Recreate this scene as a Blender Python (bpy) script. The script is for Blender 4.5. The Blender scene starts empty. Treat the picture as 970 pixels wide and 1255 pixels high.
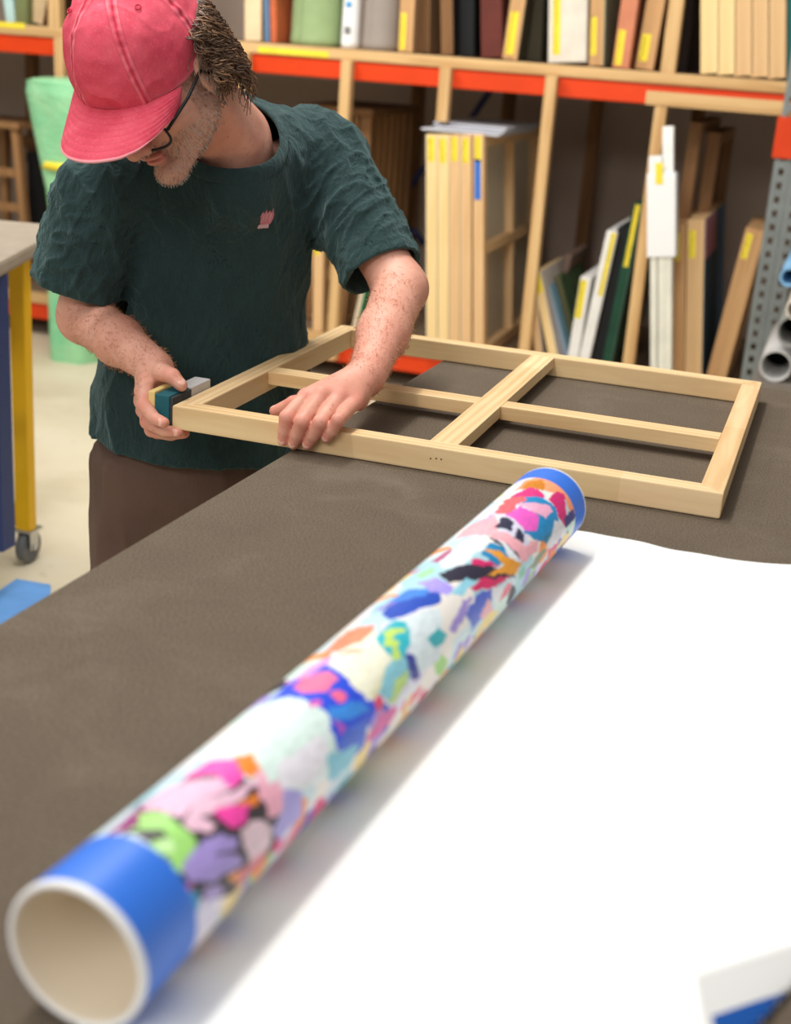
import bpy, bmesh, math, random
import numpy as np
from mathutils import Vector, Matrix
from mathutils.bvhtree import BVHTree
random.seed(7); np.random.seed(7)
S = bpy.context.scene
COL = bpy.context.collection
PI = math.pi

# ------------------------------------------------------------------ camera
FPX, CX, CY = 1642.0, 485.0, 627.5
CAMZ = 1.455
RM = np.array([[0.94562261, 0.16613722, -0.27963603],
               [0.31824589, -0.29492615, 0.9009651],
               [0.06721186, -0.94096599, -0.33176132]])
cam_d = bpy.data.cameras.new('camera'); cam = bpy.data.objects.new('camera', cam_d); COL.objects.link(cam)
ax = RM @ np.array([1, 0, 0]); ay = RM @ np.array([0, -1, 0]); az = RM @ np.array([0, 0, -1])
cam.matrix_world = Matrix(((ax[0], ay[0], az[0], 0), (ax[1], ay[1], az[1], 0), (ax[2], ay[2], az[2], CAMZ), (0, 0, 0, 1)))
cam_d.sensor_fit = 'HORIZONTAL'; cam_d.sensor_width = 36.0; cam_d.lens = FPX / 970.0 * 36.0
cam_d.clip_start = 0.05; cam_d.clip_end = 60
cam_d.dof.use_dof = True; cam_d.dof.focus_distance = 1.97; cam_d.dof.aperture_fstop = 5.0
S.camera = cam

# ------------------------------------------------------------------ light
S.view_settings.view_transform = 'Standard'; S.view_settings.look = 'None'
S.view_settings.gamma = 1.0; S.view_settings.use_curve_mapping = False
S.view_settings.exposure = 0.0
S.cycles.use_denoising = True
S.cycles.max_bounces = 6
w = bpy.data.worlds.new('world'); S.world = w; w.use_nodes = True
w.node_tree.nodes['Background'].inputs[0].default_value = (1.0, 0.99, 0.97, 1)
w.node_tree.nodes['Background'].inputs[1].default_value = 0.36
def area(name, loc, target, sx, sy, power, col=(1, 1, 1), long=(0, 1, 0)):
    """rectangular lamp; its long side (sy) runs along `long`"""
    d = bpy.data.lights.new(name, 'AREA'); d.shape = 'RECTANGLE'; d.size = sx; d.size_y = sy; d.energy = power; d.color = col
    o = bpy.data.objects.new(name, d); COL.objects.link(o)
    z = (Vector(loc) - Vector(target)).normalized(); y = Vector(long); y = (y - z * y.dot(z)).normalized(); x = y.cross(z)
    o.matrix_world = Matrix(((x.x, y.x, z.x, loc[0]), (x.y, y.y, z.y, loc[1]), (x.z, y.z, z.z, loc[2]), (0, 0, 0, 1)))
    return o
area('ceiling_strip_or_fill', (-1.05, 1.4, 3.2), (-0.5, 1.4, 0.9), 0.16, 2.2, 42, (1, 0.985, 0.955))
area('ceiling_strip_or_fill', (-0.9, -2.0, 3.1), (-0.6, 1.8, 0.9), 0.8, 2.4, 66, (1, 0.98, 0.95), (1, 0, 0))
area('ceiling_strip_or_fill', (-1.25, 2.5, 3.2), (-1.05, 2.1, 0.9), 0.2, 1.2, 26, (1, 0.985, 0.955), (1, 0, 0))  # added fill above the man, brightens his cap and shoulders
area('ceiling_strip_or_fill', (-3.4, 3.2, 3.3), (-2.9, 3.8, 0.0), 0.3, 2.4, 50, (1, 0.97, 0.92))
area('ceiling_strip_or_fill', (-1.9, 3.6, 3.1), (-1.7, 5.6, 0.9), 0.3, 3.6, 74, (1, 0.96, 0.9), (1, 0, 0))  # added fill aimed at the rack to brighten the background

# ------------------------------------------------------------------ helpers
CO = np.array([0, 0, CAMZ])
def P(u, v, d):
    return CO + RM @ (np.array([(u - CX) / FPX, (v - CY) / FPX, 1.0]) * d)
def onz(u, v, z):
    d = RM @ np.array([u - CX, v - CY, FPX]); return CO + d * ((z - CAMZ) / d[2])
def ony(u, v, y):
    d = RM @ np.array([u - CX, v - CY, FPX]); return CO + d * (y / d[1])

def srgb(r, g, b):
    def f(c):
        c = c / 255.0
        return c / 12.92 if c <= 0.04045 else ((c + 0.055) / 1.055) ** 2.4
    return (f(r), f(g), f(b), 1)
class NT:
    def __init__(s, name):
        s.m = bpy.data.materials.new(name); s.m.use_nodes = True; s.t = s.m.node_tree; s.n = s.t.nodes
        s.b = s.n['Principled BSDF']
    def new(s, t, **k):
        n = s.n.new(t)
        for a, v in k.items(): setattr(n, a, v)
        return n
    def link(s, a, b): s.t.links.new(a, b)
def coords(t, scale=(1, 1, 1), obj=True):
    tc = t.new('ShaderNodeTexCoord'); mp = t.new('ShaderNodeMapping'); mp.inputs['Scale'].default_value = scale
    t.link(tc.outputs['Object' if obj else 'Generated'], mp.inputs[0]); return mp.outputs[0]
def noise(t, vec, scale, detail=4, rough=0.55, dist=0.0):
    n = t.new('ShaderNodeTexNoise'); n.inputs['Scale'].default_value = scale; n.inputs['Detail'].default_value = detail
    n.inputs['Roughness'].default_value = rough; n.inputs['Distortion'].default_value = dist
    t.link(vec, n.inputs['Vector']); return n.outputs['Fac']
def ramp(t, fac, stops):
    r = t.new('ShaderNodeValToRGB'); e = r.color_ramp.elements
    e[0].position = stops[0][0]; e[0].color = stops[0][1]; e[1].position = stops[-1][0]; e[1].color = stops[-1][1]
    for p, c in stops[1:-1]:
        q = e.new(p); q.color = c
    t.link(fac, r.inputs[0]); return r.outputs[0]
def bump(t, h, strength, dist=0.002):
    b = t.new('ShaderNodeBump'); b.inputs['Strength'].default_value = strength; b.inputs['Distance'].default_value = dist
    t.link(h, b.inputs['Height']); t.link(b.outputs[0], t.b.inputs['Normal']); return b
def mix(t, a, b, fac, mode='MIX'):
    m = t.new('ShaderNodeMix', data_type='RGBA', blend_type=mode)
    for s_, v in ((m.inputs[6], a), (m.inputs[7], b)):
        if isinstance(v, tuple): s_.default_value = v
        else: t.link(v, s_)
    if isinstance(fac, (int, float)): m.inputs[0].default_value = fac
    else: t.link(fac, m.inputs[0])
    return m.outputs[2]
MC = {}
def plain(name, c, rough=0.7, var=0.12, scale=8, metal=0.0, bmp=0.15, spec=0.3):
    key = (name,)
    if key in MC: return MC[key]
    t = NT(name); v = coords(t); n = noise(t, v, scale, 5)
    d = tuple(x * (1 - var) for x in c[:3]) + (1,); l = tuple(min(1, x * (1 + var)) for x in c[:3]) + (1,)
    t.link(ramp(t, n, [(0.3, d), (0.7, l)]), t.b.inputs['Base Color'])
    t.b.inputs['Roughness'].default_value = rough; t.b.inputs['Metallic'].default_value = metal
    t.b.inputs['Specular IOR Level'].default_value = spec
    if bmp: bump(t, noise(t, v, scale * 25, 3), bmp, 0.001)
    MC[key] = t.m; return t.m
def wood(name, light, dark, axis='Y', rough=0.6, grain=1.0, seg=0.0):
    if (name, axis) in MC: return MC[(name, axis)]

    t = NT(name + '_' + axis.lower())
    st = {'X': (1.2, 16, 16), 'Y': (16, 1.2, 16), 'Z': (16, 16, 1.2)}[axis]
    v = coords(t, st)
    n1 = noise(t, v, 2.2 * grain, 6, 0.6, 1.2)
    wv = t.new('ShaderNodeTexWave'); wv.wave_type = 'RINGS'; wv.rings_direction = axis
    wv.inputs['Scale'].default_value = 1.4 * grain; wv.inputs['Distortion'].default_value = 5; wv.inputs['Detail'].default_value = 3
    t.link(v, wv.inputs['Vector'])
    c = ramp(t, wv.outputs['Fac'], [(0.0, light), (0.72, tuple(0.55 * a + 0.45 * b for a, b in zip(light, dark))), (1.0, dark)])
    c2 = ramp(t, n1, [(0.3, dark), (0.62, light)])
    c = mix(t, c, c2, 0.45)
    if seg:
        tc = t.new('ShaderNodeTexCoord'); sep = t.new('ShaderNodeSeparateXYZ'); t.link(tc.outputs['Object'], sep.inputs[0])
        ml = t.new('ShaderNodeMath', operation='MULTIPLY'); ml.inputs[1].default_value = seg; t.link(sep.outputs['XYZ'.index(axis)], ml.inputs[0])
        fl = t.new('ShaderNodeMath', operation='FLOOR'); t.link(ml.outputs[0], fl.inputs[0])
        wn = t.new('ShaderNodeTexWhiteNoise', noise_dimensions='1D'); t.link(fl.outputs[0], wn.inputs['W'])
        h = t.new('ShaderNodeMapRange'); h.inputs['To Min'].default_value = 0.86; h.inputs['To Max'].default_value = 1.06
        t.link(wn.outputs['Value'], h.inputs['Value'])
        cm = t.new('ShaderNodeCombineColor'); [t.link(h.outputs[0], cm.inputs[i]) for i in range(2)]
        h2 = t.new('ShaderNodeMath', operation='POWER'); h2.inputs[1].default_value = 1.6; t.link(h.outputs[0], h2.inputs[0]); t.link(h2.outputs[0], cm.inputs[2])
        c = mix(t, c, cm.outputs[0], 1.0, 'MULTIPLY')
    t.link(c, t.b.inputs['Base Color']); t.b.inputs['Roughness'].default_value = rough; t.b.inputs['Specular IOR Level'].default_value = 0.25
    bump(t, n1, 0.12, 0.001)
    MC[(name, axis)] = t.m; return t.m

def tag(o, label=None, cat=None, group=None, kind=None):
    if label: o['label'] = label
    if cat: o['category'] = cat
    if group: o['group'] = group
    if kind: o['kind'] = kind
    return o
def empty(name, loc=(0, 0, 0), rz=0):
    o = bpy.data.objects.new(name, None); COL.objects.link(o); o.location = loc; o.rotation_euler = (0, 0, rz); o.empty_display_size = 0.05; return o
def link(name, me, mat, parent=None, smooth=False):
    o = bpy.data.objects.new(name, me); COL.objects.link(o)
    for m in (mat if isinstance(mat, (list, tuple)) else [mat]):
        if m: me.materials.append(m)
    if parent: o.parent = parent
    if smooth: me.polygons.foreach_set('use_smooth', [True] * len(me.polygons))
    return o
class MB:
    """collects shapes in one bmesh"""
    def __init__(s): s.bm = bmesh.new()
    def box(s, a, b, bev=0.0, mi=0, rot=None):
        a, b = Vector(a), Vector(b); c = (a + b) / 2; d = b - a
        M = Matrix.Translation(c) @ (rot.to_4x4() if rot else Matrix.Identity(4)) @ Matrix.Diagonal((abs(d.x), abs(d.y), abs(d.z), 1))
        r = bmesh.ops.create_cube(s.bm, size=1, matrix=M)
        fs = set(f for v in r['verts'] for f in v.link_faces)
        for f in fs: f.material_index = mi
        if bev > 0:
            es = list(set(e for v in r['verts'] for e in v.link_edges))
            g = bmesh.ops.bevel(s.bm, geom=es, offset=bev, segments=2, affect='EDGES', profile=0.6)
            for f in g['faces']: f.material_index = mi
        return s
    def prism(s, pts, z0, z1, bev=0.0, mi=0, axis='Z'):
        """polygon (list of 2D points) extruded along an axis"""
        def V(p, z): return {'Z': (p[0], p[1], z), 'Y': (p[0], z, p[1]), 'X': (z, p[0], p[1])}[axis]
        lo = [s.bm.verts.new(V(p, z0)) for p in pts]; hi = [s.bm.verts.new(V(p, z1)) for p in pts]
        fs = [s.bm.faces.new(lo[::-1]), s.bm.faces.new(hi)]
        n = len(pts)
        for i in range(n): fs.append(s.bm.faces.new((lo[i], lo[(i + 1) % n], hi[(i + 1) % n], hi[i])))
        for f in fs: f.material_index = mi
        bmesh.ops.recalc_face_normals(s.bm, faces=fs)
        if bev > 0:
            es = list(set(e for f in fs for e in f.edges))
            bmesh.ops.bevel(s.bm, geom=es, offset=bev, segments=2, affect='EDGES', profile=0.6)
        return s
    def tube(s, pts, r, n=12, mi=0, cap=True, r1=None, closed=False):
        pts = [Vector(p) for p in pts]; rings = []
        up = Vector((0, 0, 1)); N = len(pts)
        for i, p in enumerate(pts):
            t = (pts[(i + 1) % N if closed else min(i + 1, N - 1)] - pts[(i - 1) % N if closed else max(i - 1, 0)]).normalized()
            if abs(t.dot(up)) > 0.95: up = Vector((1, 0, 0)) if abs(t.x) < 0.9 else Vector((0, 1, 0))
            a = t.cross(up).normalized(); b = a.cross(t).normalized(); up = b
            rr = r if r1 is None else r + (r1 - r) * i / max(1, N - 1)
            if callable(r): rr = r(i / max(1, N - 1))
            rings.append([s.bm.verts.new(p + (a * math.cos(2 * PI * k / n) + b * math.sin(2 * PI * k / n)) * rr) for k in range(n)])
        for i in range(N if closed else N - 1):
            A, B = rings[i], rings[(i + 1) % N]
            for k in range(n):
                f = s.bm.faces.new((A[k], A[(k + 1) % n], B[(k + 1) % n], B[k])); f.material_index = mi; f.smooth = True
        if cap and not closed:
            for q in (rings[0][::-1], rings[-1]):
                f = s.bm.faces.new(q); f.material_index = mi
        return s
    def pipe(s, a, b, ro, ri, n=32, mi=0, mi2=None):
        """hollow tube with wall thickness"""
        a, b = Vector(a), Vector(b); t = (b - a).normalized(); up = Vector((0, 0, 1)) if abs(t.z) < 0.9 else Vector((1, 0, 0))
        x = t.cross(up).normalized(); y = x.cross(t)
        R = []
        for c, r in ((a, ro), (b, ro), (b, ri), (a, ri)):
            R.append([s.bm.verts.new(c + (x * math.cos(2 * PI * k / n) + y * math.sin(2 * PI * k / n)) * r) for k in range(n)])
        for i in range(4):
            A, B = R[i], R[(i + 1) % 4]
            for k in range(n):
                f = s.bm.faces.new((A[k], A[(k + 1) % n], B[(k + 1) % n], B[k])); f.smooth = i in (0, 2)
                f.material_index = (mi2 if (mi2 is not None and i == 2) else mi)
        return s
    def sphere(s, c, r, sc=(1, 1, 1), seg=20, mi=0, rot=None):
        M = Matrix.Translation(c) @ (rot.to_4x4() if rot else Matrix.Identity(4)) @ Matrix.Diagonal((r * sc[0], r * sc[1], r * sc[2], 1))
        q = bmesh.ops.create_uvsphere(s.bm, u_segments=seg, v_segments=seg // 2, radius=1, matrix=M)
        for v in q['verts']:
            for f in v.link_faces: f.smooth = True; f.material_index = mi
        return s
    def build(s, name, mat, parent=None, smooth=False):
        me = bpy.data.meshes.new(name); bmesh.ops.recalc_face_normals(s.bm, faces=s.bm.faces[:]) ; s.bm.to_mesh(me); s.bm.free()
        return link(name, me, mat, parent, smooth)
def grid_mesh(name, V, nu, nv, closed_u=False):
    """V: (nu,nv,3) array"""
    me = bpy.data.meshes.new(name); f = []
    for i in range(nu if closed_u else nu - 1):
        for j in range(nv - 1):
            a = i * nv + j; b = ((i + 1) % nu) * nv + j; f.append((a, b, b + 1, a + 1))
    me.from_pydata(np.asarray(V).reshape(-1, 3).tolist(), [], f); me.update(); return me

# value noise in numpy, for cloth folds
def _h(i, j, k):
    n = (i * 374761393 + j * 668265263 + k * 2147483647 + 1274126177) & 0xffffffff
    n = ((n ^ (n >> 13)) * 1274126177) & 0xffffffff
    return ((n ^ (n >> 16)) & 0xffff) / 65535.0 * 2 - 1
def vnoise(p):
    i = np.floor(p).astype(np.int64); fr = p - i; fr = fr * fr * (3 - 2 * fr); r = 0
    for a in (0, 1):
        for b in (0, 1):
            for c in (0, 1):
                wt = (fr[:, 0] if a else 1 - fr[:, 0]) * (fr[:, 1] if b else 1 - fr[:, 1]) * (fr[:, 2] if c else 1 - fr[:, 2])
                r = r + wt * _h(i[:, 0] + a, i[:, 1] + b, i[:, 2] + c)
    return r

# ------------------------------------------------------------------ implicit surfaces -> mesh (surface nets on a sparse grid)
def cone(a, b, ra, rb):
    a, b = np.array(a, float), np.array(b, float); ba = b - a; L = ba @ ba
    def f(p):
        h = np.clip(((p - a) @ ba) / L, 0, 1)
        return np.linalg.norm(p - a - h[:, None] * ba, axis=1) - (ra + (rb - ra) * h)
    return f
def ell(c, r, Rw=None):
    c, r = np.array(c, float), np.array(r, float)
    def f(p):
        q = p - c
        if Rw is not None: q = q @ Rw
        k0 = np.linalg.norm(q / r, axis=1); k1 = np.linalg.norm(q / (r * r), axis=1) + 1e-9
        return np.where(k0 < 1e-6, -r.min(), k0 * (k0 - 1) / k1)
    return f
def flat(g_a, g_b, ra, rb, F, ratio):
    """cone squashed along the unit vector F"""
    F = np.array(F, float); M = np.eye(3) + (1 / ratio - 1) * np.outer(F, F)
    g = cone(M @ np.array(g_a), M @ np.array(g_b), ra, rb)
    return lambda p: g(p @ M) * (0.5 + 0.5 * ratio)
class SDF:
    def __init__(s): s.l = []
    def add(s, f, k=0.01): s.l.append((f, k, 1)); return s
    def sub(s, f, k=0.01): s.l.append((f, k, -1)); return s
    def ev(s, p, act=None):
        d = None
        for i, (f, k, op) in enumerate(s.l):
            if act is not None and not act[i]: continue
            e = f(p)
            if d is None:
                d = e if op > 0 else np.full(len(p), 1.0); continue
            if op > 0:
                h = np.clip(0.5 + 0.5 * (e - d) / k, 0, 1); d = e * (1 - h) + d * h - k * h * (1 - h)
            else:
                e = -e; h = np.clip(0.5 - 0.5 * (e - d) / k, 0, 1); d = e * (1 - h) + d * h + k * h * (1 - h)
        return d
def surface(sdf, lo, hi, h, post=None, nb=16):
    lo = np.array(lo, float); hi = np.array(hi, float)
    n = np.maximum(1, np.ceil((hi - lo) / (h * nb)).astype(int)); hd = 0.87 * nb * h
    c = np.stack(np.meshgrid(*[np.arange(x) for x in n], indexing='ij'), -1).reshape(-1, 3)
    cp = lo + (c + 0.5) * nb * h
    D = np.stack([f(cp) for f, k, op in sdf.l], 1); ks = np.array([k for f, k, op in sdf.l]); ops = np.array([op for f, k, op in sdf.l])
    m = np.min(np.where(ops > 0, D, 9), 1)
    keep = np.abs(m) < hd * 1.3 + 0.03
    keep |= (np.any((ops[None] < 0) & (np.abs(D) < hd * 1.2), 1) & (m < hd * 1.3))
    if post is None: pass
    else: keep = m < hd * 1.3 + 0.02
    N = nb + 1
    g = np.stack(np.meshgrid(*[np.arange(N)] * 3, indexing='ij'), -1).reshape(-1, 3)
    dims = n * nb + 2
    def gid(q): return (q[..., 0] * dims[1] + q[..., 1]) * dims[2] + q[..., 2]
    VI, VP, FQ = [], [], []
    corners = [(a, b, e) for a in (0, 1) for b in (0, 1) for e in (0, 1)]
    for bi in np.nonzero(keep)[0]:
        act = D[bi] < max(m[bi], -9) + 2.4 * hd + ks * 1.5
        act = np.where(ops > 0, act, D[bi] < 1.4 * hd + ks)
        if not act[ops > 0].any(): continue
        base = c[bi] * nb
        p = lo + (base + g) * h
        d = sdf.ev(p, act)
        if post is not None: d = post(p, d)
        d = d.reshape(N, N, N)
        if d.min() > 0 or d.max() < 0: continue
        sg = d < 0
        cs = np.stack([sg[a:a + nb, b:b + nb, e:e + nb] for a, b, e in corners], -1)
        tot = cs.sum(-1); ci = np.argwhere((tot > 0) & (tot < 8))
        if not len(ci): continue
        acc = np.zeros((len(ci), 3)); cnt = np.zeros(len(ci))
        for x in range(8):
            for ax_ in range(3):
                if corners[x][ax_]: continue
                o1 = np.array(corners[x]); o2 = o1.copy(); o2[ax_] = 1
                q1 = ci + o1; q2 = ci + o2
                d1 = d[q1[:, 0], q1[:, 1], q1[:, 2]]; d2 = d[q2[:, 0], q2[:, 1], q2[:, 2]]
                mk = (d1 < 0) != (d2 < 0); t = np.where(mk, d1 / np.where(mk, d1 - d2, 1), 0)
                pos = q1 + t[:, None] * (o2 - o1); acc += pos * mk[:, None]; cnt += mk
        VI.append(gid(ci + base)); VP.append(lo + (acc / cnt[:, None] + base) * h)
        for ax_ in range(3):
            sl1 = [slice(0, nb)] * 3; sl2 = [slice(0, nb)] * 3; sl2[ax_] = slice(1, nb + 1)
            s1, s2 = sg[tuple(sl1)], sg[tuple(sl2)]
            e = np.argwhere(s1 != s2)
            if not len(e): continue
            ins = s1[e[:, 0], e[:, 1], e[:, 2]]
            u_, v_ = (ax_ + 1) % 3, (ax_ + 2) % 3
            U = np.zeros(3, int); U[u_] = 1; V_ = np.zeros(3, int); V_[v_] = 1
            E_ = e + base; q = np.stack([gid(E_ - U - V_), gid(E_ - V_), gid(E_), gid(E_ - U)], 1)
            FQ.append(np.where(ins[:, None], q, q[:, ::-1]))
    VI = np.concatenate(VI); VP = np.concatenate(VP); FQ = np.concatenate(FQ)
    o = np.argsort(VI); VI, VP = VI[o], VP[o]
    ix = np.searchsorted(VI, FQ); ix = np.clip(ix, 0, len(VI) - 1); ok = (VI[ix] == FQ).all(1)
    return VP, ix[ok]
def np_mesh(name, V, F):
    me = bpy.data.meshes.new(name); me.vertices.add(len(V)); me.vertices.foreach_set('co', np.asarray(V, np.float32).ravel())
    me.loops.add(F.size); me.loops.foreach_set('vertex_index', F.astype(np.int32).ravel())
    me.polygons.add(len(F)); me.polygons.foreach_set('loop_start', np.arange(0, F.size, F.shape[1], dtype=np.int32))
    me.update(calc_edges=True); me.validate(); return me
def attr(me, name, vals):
    a = me.attributes.new(name, 'FLOAT', 'POINT'); a.data.foreach_set('value', np.asarray(vals, np.float32))
# ------------------------------------------------------------------ materials
PINE_L, PINE_D = srgb(242, 212, 168), srgb(216, 172, 122)
def pine(axis, seg=3.3): return wood('pine', PINE_L, PINE_D, axis, 0.55, 1.0, seg)
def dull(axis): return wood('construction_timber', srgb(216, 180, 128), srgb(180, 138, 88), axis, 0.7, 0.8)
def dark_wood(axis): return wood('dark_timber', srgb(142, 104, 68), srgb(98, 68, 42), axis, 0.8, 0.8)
M_ORANGE = plain('orange_paint', srgb(214, 62, 14), 0.45, 0.08, 5)
M_WHITE = plain('white_card', srgb(236, 236, 236), 0.6, 0.02, 5, bmp=0.05)
M_BLACK = plain('black_plastic', srgb(22, 22, 24), 0.45, 0.1)
M_STEEL = plain('galvanised_steel', srgb(128, 134, 132), 0.5, 0.10, 14, metal=0.25)
M_CHROME = plain('bright_metal', srgb(190, 190, 190), 0.3, 0.05, metal=0.9, bmp=0)
M_TAPE = plain('yellow_tape', srgb(236, 214, 60), 0.5, 0.06, 20, bmp=0)
M_INK = plain('black_ink', srgb(40, 38, 30), 0.6, 0.05, bmp=0)
M_KRAFT = plain('kraft_card', srgb(176, 136, 96), 0.8, 0.08, 10)
M_CANVASBACK = plain('raw_canvas', srgb(196, 184, 160), 0.9, 0.06, 10)

# ------------------------------------------------------------------ setting
t = NT('concrete_floor'); v = coords(t)
n = noise(t, v, 1.6, 8, 0.6); c = ramp(t, n, [(0.25, srgb(190, 176, 146)), (0.5, srgb(214, 203, 176)), (0.8, srgb(224, 215, 192))])
n2 = noise(t, v, 9, 8, 0.7, 1.5); c = mix(t, c, srgb(128, 116, 98), ramp(t, n2, [(0.62, (0, 0, 0, 1)), (0.8, (0.8, 0.8, 0.8, 1))]))
t.link(c, t.b.inputs['Base Color']); t.b.inputs['Roughness'].default_value = 0.55; bump(t, n2, 0.1); M_FLOOR = t.m
M_WALL = plain('painted_wall', srgb(178, 158, 143), 0.9, 0.05, 1.5, bmp=0.05)
def wall(name, a, b, mat):
    return tag(MB().box(a, b).build(name, mat), kind='structure')
wall('floor', (-12, -2.5, -0.1), (4, 8, 0), M_FLOOR)
wall('wall_back', (-12, 6.85, 0), (4, 7.0, 3.8), M_WALL)

# ------------------------------------------------------------------ the big workbench with its brown felt top
t = NT('brown_felt'); v = coords(t)
n = noise(t, v, 7, 8, 0.68, 0.6); n2 = noise(t, v, 420, 3, 0.7); n3 = noise(t, v, 2.2, 5, 0.6)
c = ramp(t, n, [(0.28, srgb(80, 69, 58)), (0.55, srgb(94, 83, 70)), (0.8, srgb(120, 108, 94))])
c = mix(t, c, ramp(t, n2, [(0.35, srgb(66, 56, 46)), (0.62, srgb(128, 114, 98))]), 0.55)
c = mix(t, c, srgb(140, 127, 112), ramp(t, n3, [(0.58, (0, 0, 0, 1)), (0.78, (0.5, 0.5, 0.5, 1))]))
t.link(c, t.b.inputs['Base Color']); t.b.inputs['Roughness'].default_value = 0.92; t.b.inputs['Specular IOR Level'].default_value = 0.15
bump(t, n2, 0.5, 0.0015); M_FELT = t.m
TZ = 0.9
wb = tag(empty('workbench', (0, 1.3, 0)), 'large work table covered in worn brown felt carrying the wooden stretcher frame', 'table')
def part(mb, name, mat, root, smooth=False, label=None):
    o = mb.build(name, mat, root, smooth); o.matrix_parent_inverse = root.matrix_world.inverted() if False else Matrix.Translation(-root.location)
    if label: o['label'] = label
    return o
top = MB().prism([(-0.745, -0.15), (1.3, -0.15), (1.3, 2.46), (-0.05, 2.5), (-0.655, 2.535)], 0.862, TZ, 0.006)
part(top, 'table_top', M_FELT, wb)
fr = MB()
for y in (0.0, 2.36): fr.box((-0.6, y, 0.76), (1.2, y + 0.06, 0.86), 0.003)
for x in (-0.6, 1.14): fr.box((x, 0.06, 0.76), (x + 0.06, 2.36, 0.86), 0.003)
part(fr, 'apron', dull('X'), wb)
for x in (-0.6, 1.11):
    for y in (0.0, 2.33): part(MB().box((x, y, 0), (x + 0.09, y + 0.09, 0.76), 0.004), 'leg', dull('Z'), wb)

# ------------------------------------------------------------------ stretcher frame on the bench
FX0, FX1, FY0, FY1, FZ0, FZ1 = -0.872, -0.086, 1.687, 2.378, TZ + 0.001, 0.936
sf = tag(empty('stretcher_frame', (FX0, FY0, FZ0)), 'pale pine canvas stretcher frame with cross bars lying over the bench corner', 'frame')
BW = 0.032
def bar(pts, z0, z1, name, axis, bev=0.0022):
    return part(MB().prism(pts, z0, z1, bev), name, pine(axis), sf)
def local_origin(o):   # put the mesh origin on its own centre so grain and joints differ from bar to bar
    c = Vector([sum(v.co[i] for v in o.data.vertices) / len(o.data.vertices) for i in range(3)])
    c += Vector((0.13, 0.21, 0.0)) * (len(bpy.data.objects) % 5)
    for v in o.data.vertices: v.co -= c
    o.matrix_parent_inverse = Matrix.Translation(-Vector(o.parent.location)); o.location = c
    return o
local_origin(bar([(FX0, FY0), (FX1, FY0), (FX1 - BW, FY0 + BW), (FX0 + BW, FY0 + BW)], FZ0, FZ1, 'rail', 'X'))
local_origin(bar([(FX0, FY1), (FX1, FY1), (FX1 - BW, FY1 - BW), (FX0 + BW, FY1 - BW)], FZ0, FZ1, 'rail', 'X'))
local_origin(bar([(FX0, FY0), (FX0 + BW, FY0 + BW), (FX0 + BW, FY1 - BW), (FX0, FY1)], FZ0, FZ1, 'stile', 'Y'))
local_origin(bar([(FX1, FY0), (FX1 - BW, FY0 + BW), (FX1 - BW, FY1 - BW), (FX1, FY1)], FZ0, FZ1, 'stile', 'Y'))
local_origin(bar([(-0.491, FY0 + BW), (-0.450, FY0 + BW), (-0.450, FY1 - BW), (-0.491, FY1 - BW)], 0.916, FZ1 - 0.0005, 'centre_bar', 'Y', 0.0012))
local_origin(bar([(FX0 + BW, 1.956), (-0.491, 1.956), (-0.491, 1.995), (FX0 + BW, 1.995)], 0.914, FZ1 - 0.001, 'cross_bar', 'X', 0.0012))
local_origin(bar([(-0.450, 1.956), (FX1 - BW, 1.956), (FX1 - BW, 1.995), (-0.450, 1.995)], 0.914, FZ1 - 0.001, 'cross_bar', 'X', 0.0012))
nh = MB()
for q in (528, 535, 541): 
    p = ony(q, 562 if q != 541 else 563, FY0); nh.sphere(p, 0.0013, (1, 0.3, 1), 8)
part(nh, 'nail_holes', plain('dark_hole', srgb(70, 48, 30), 0.9, bmp=0), sf)

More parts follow.
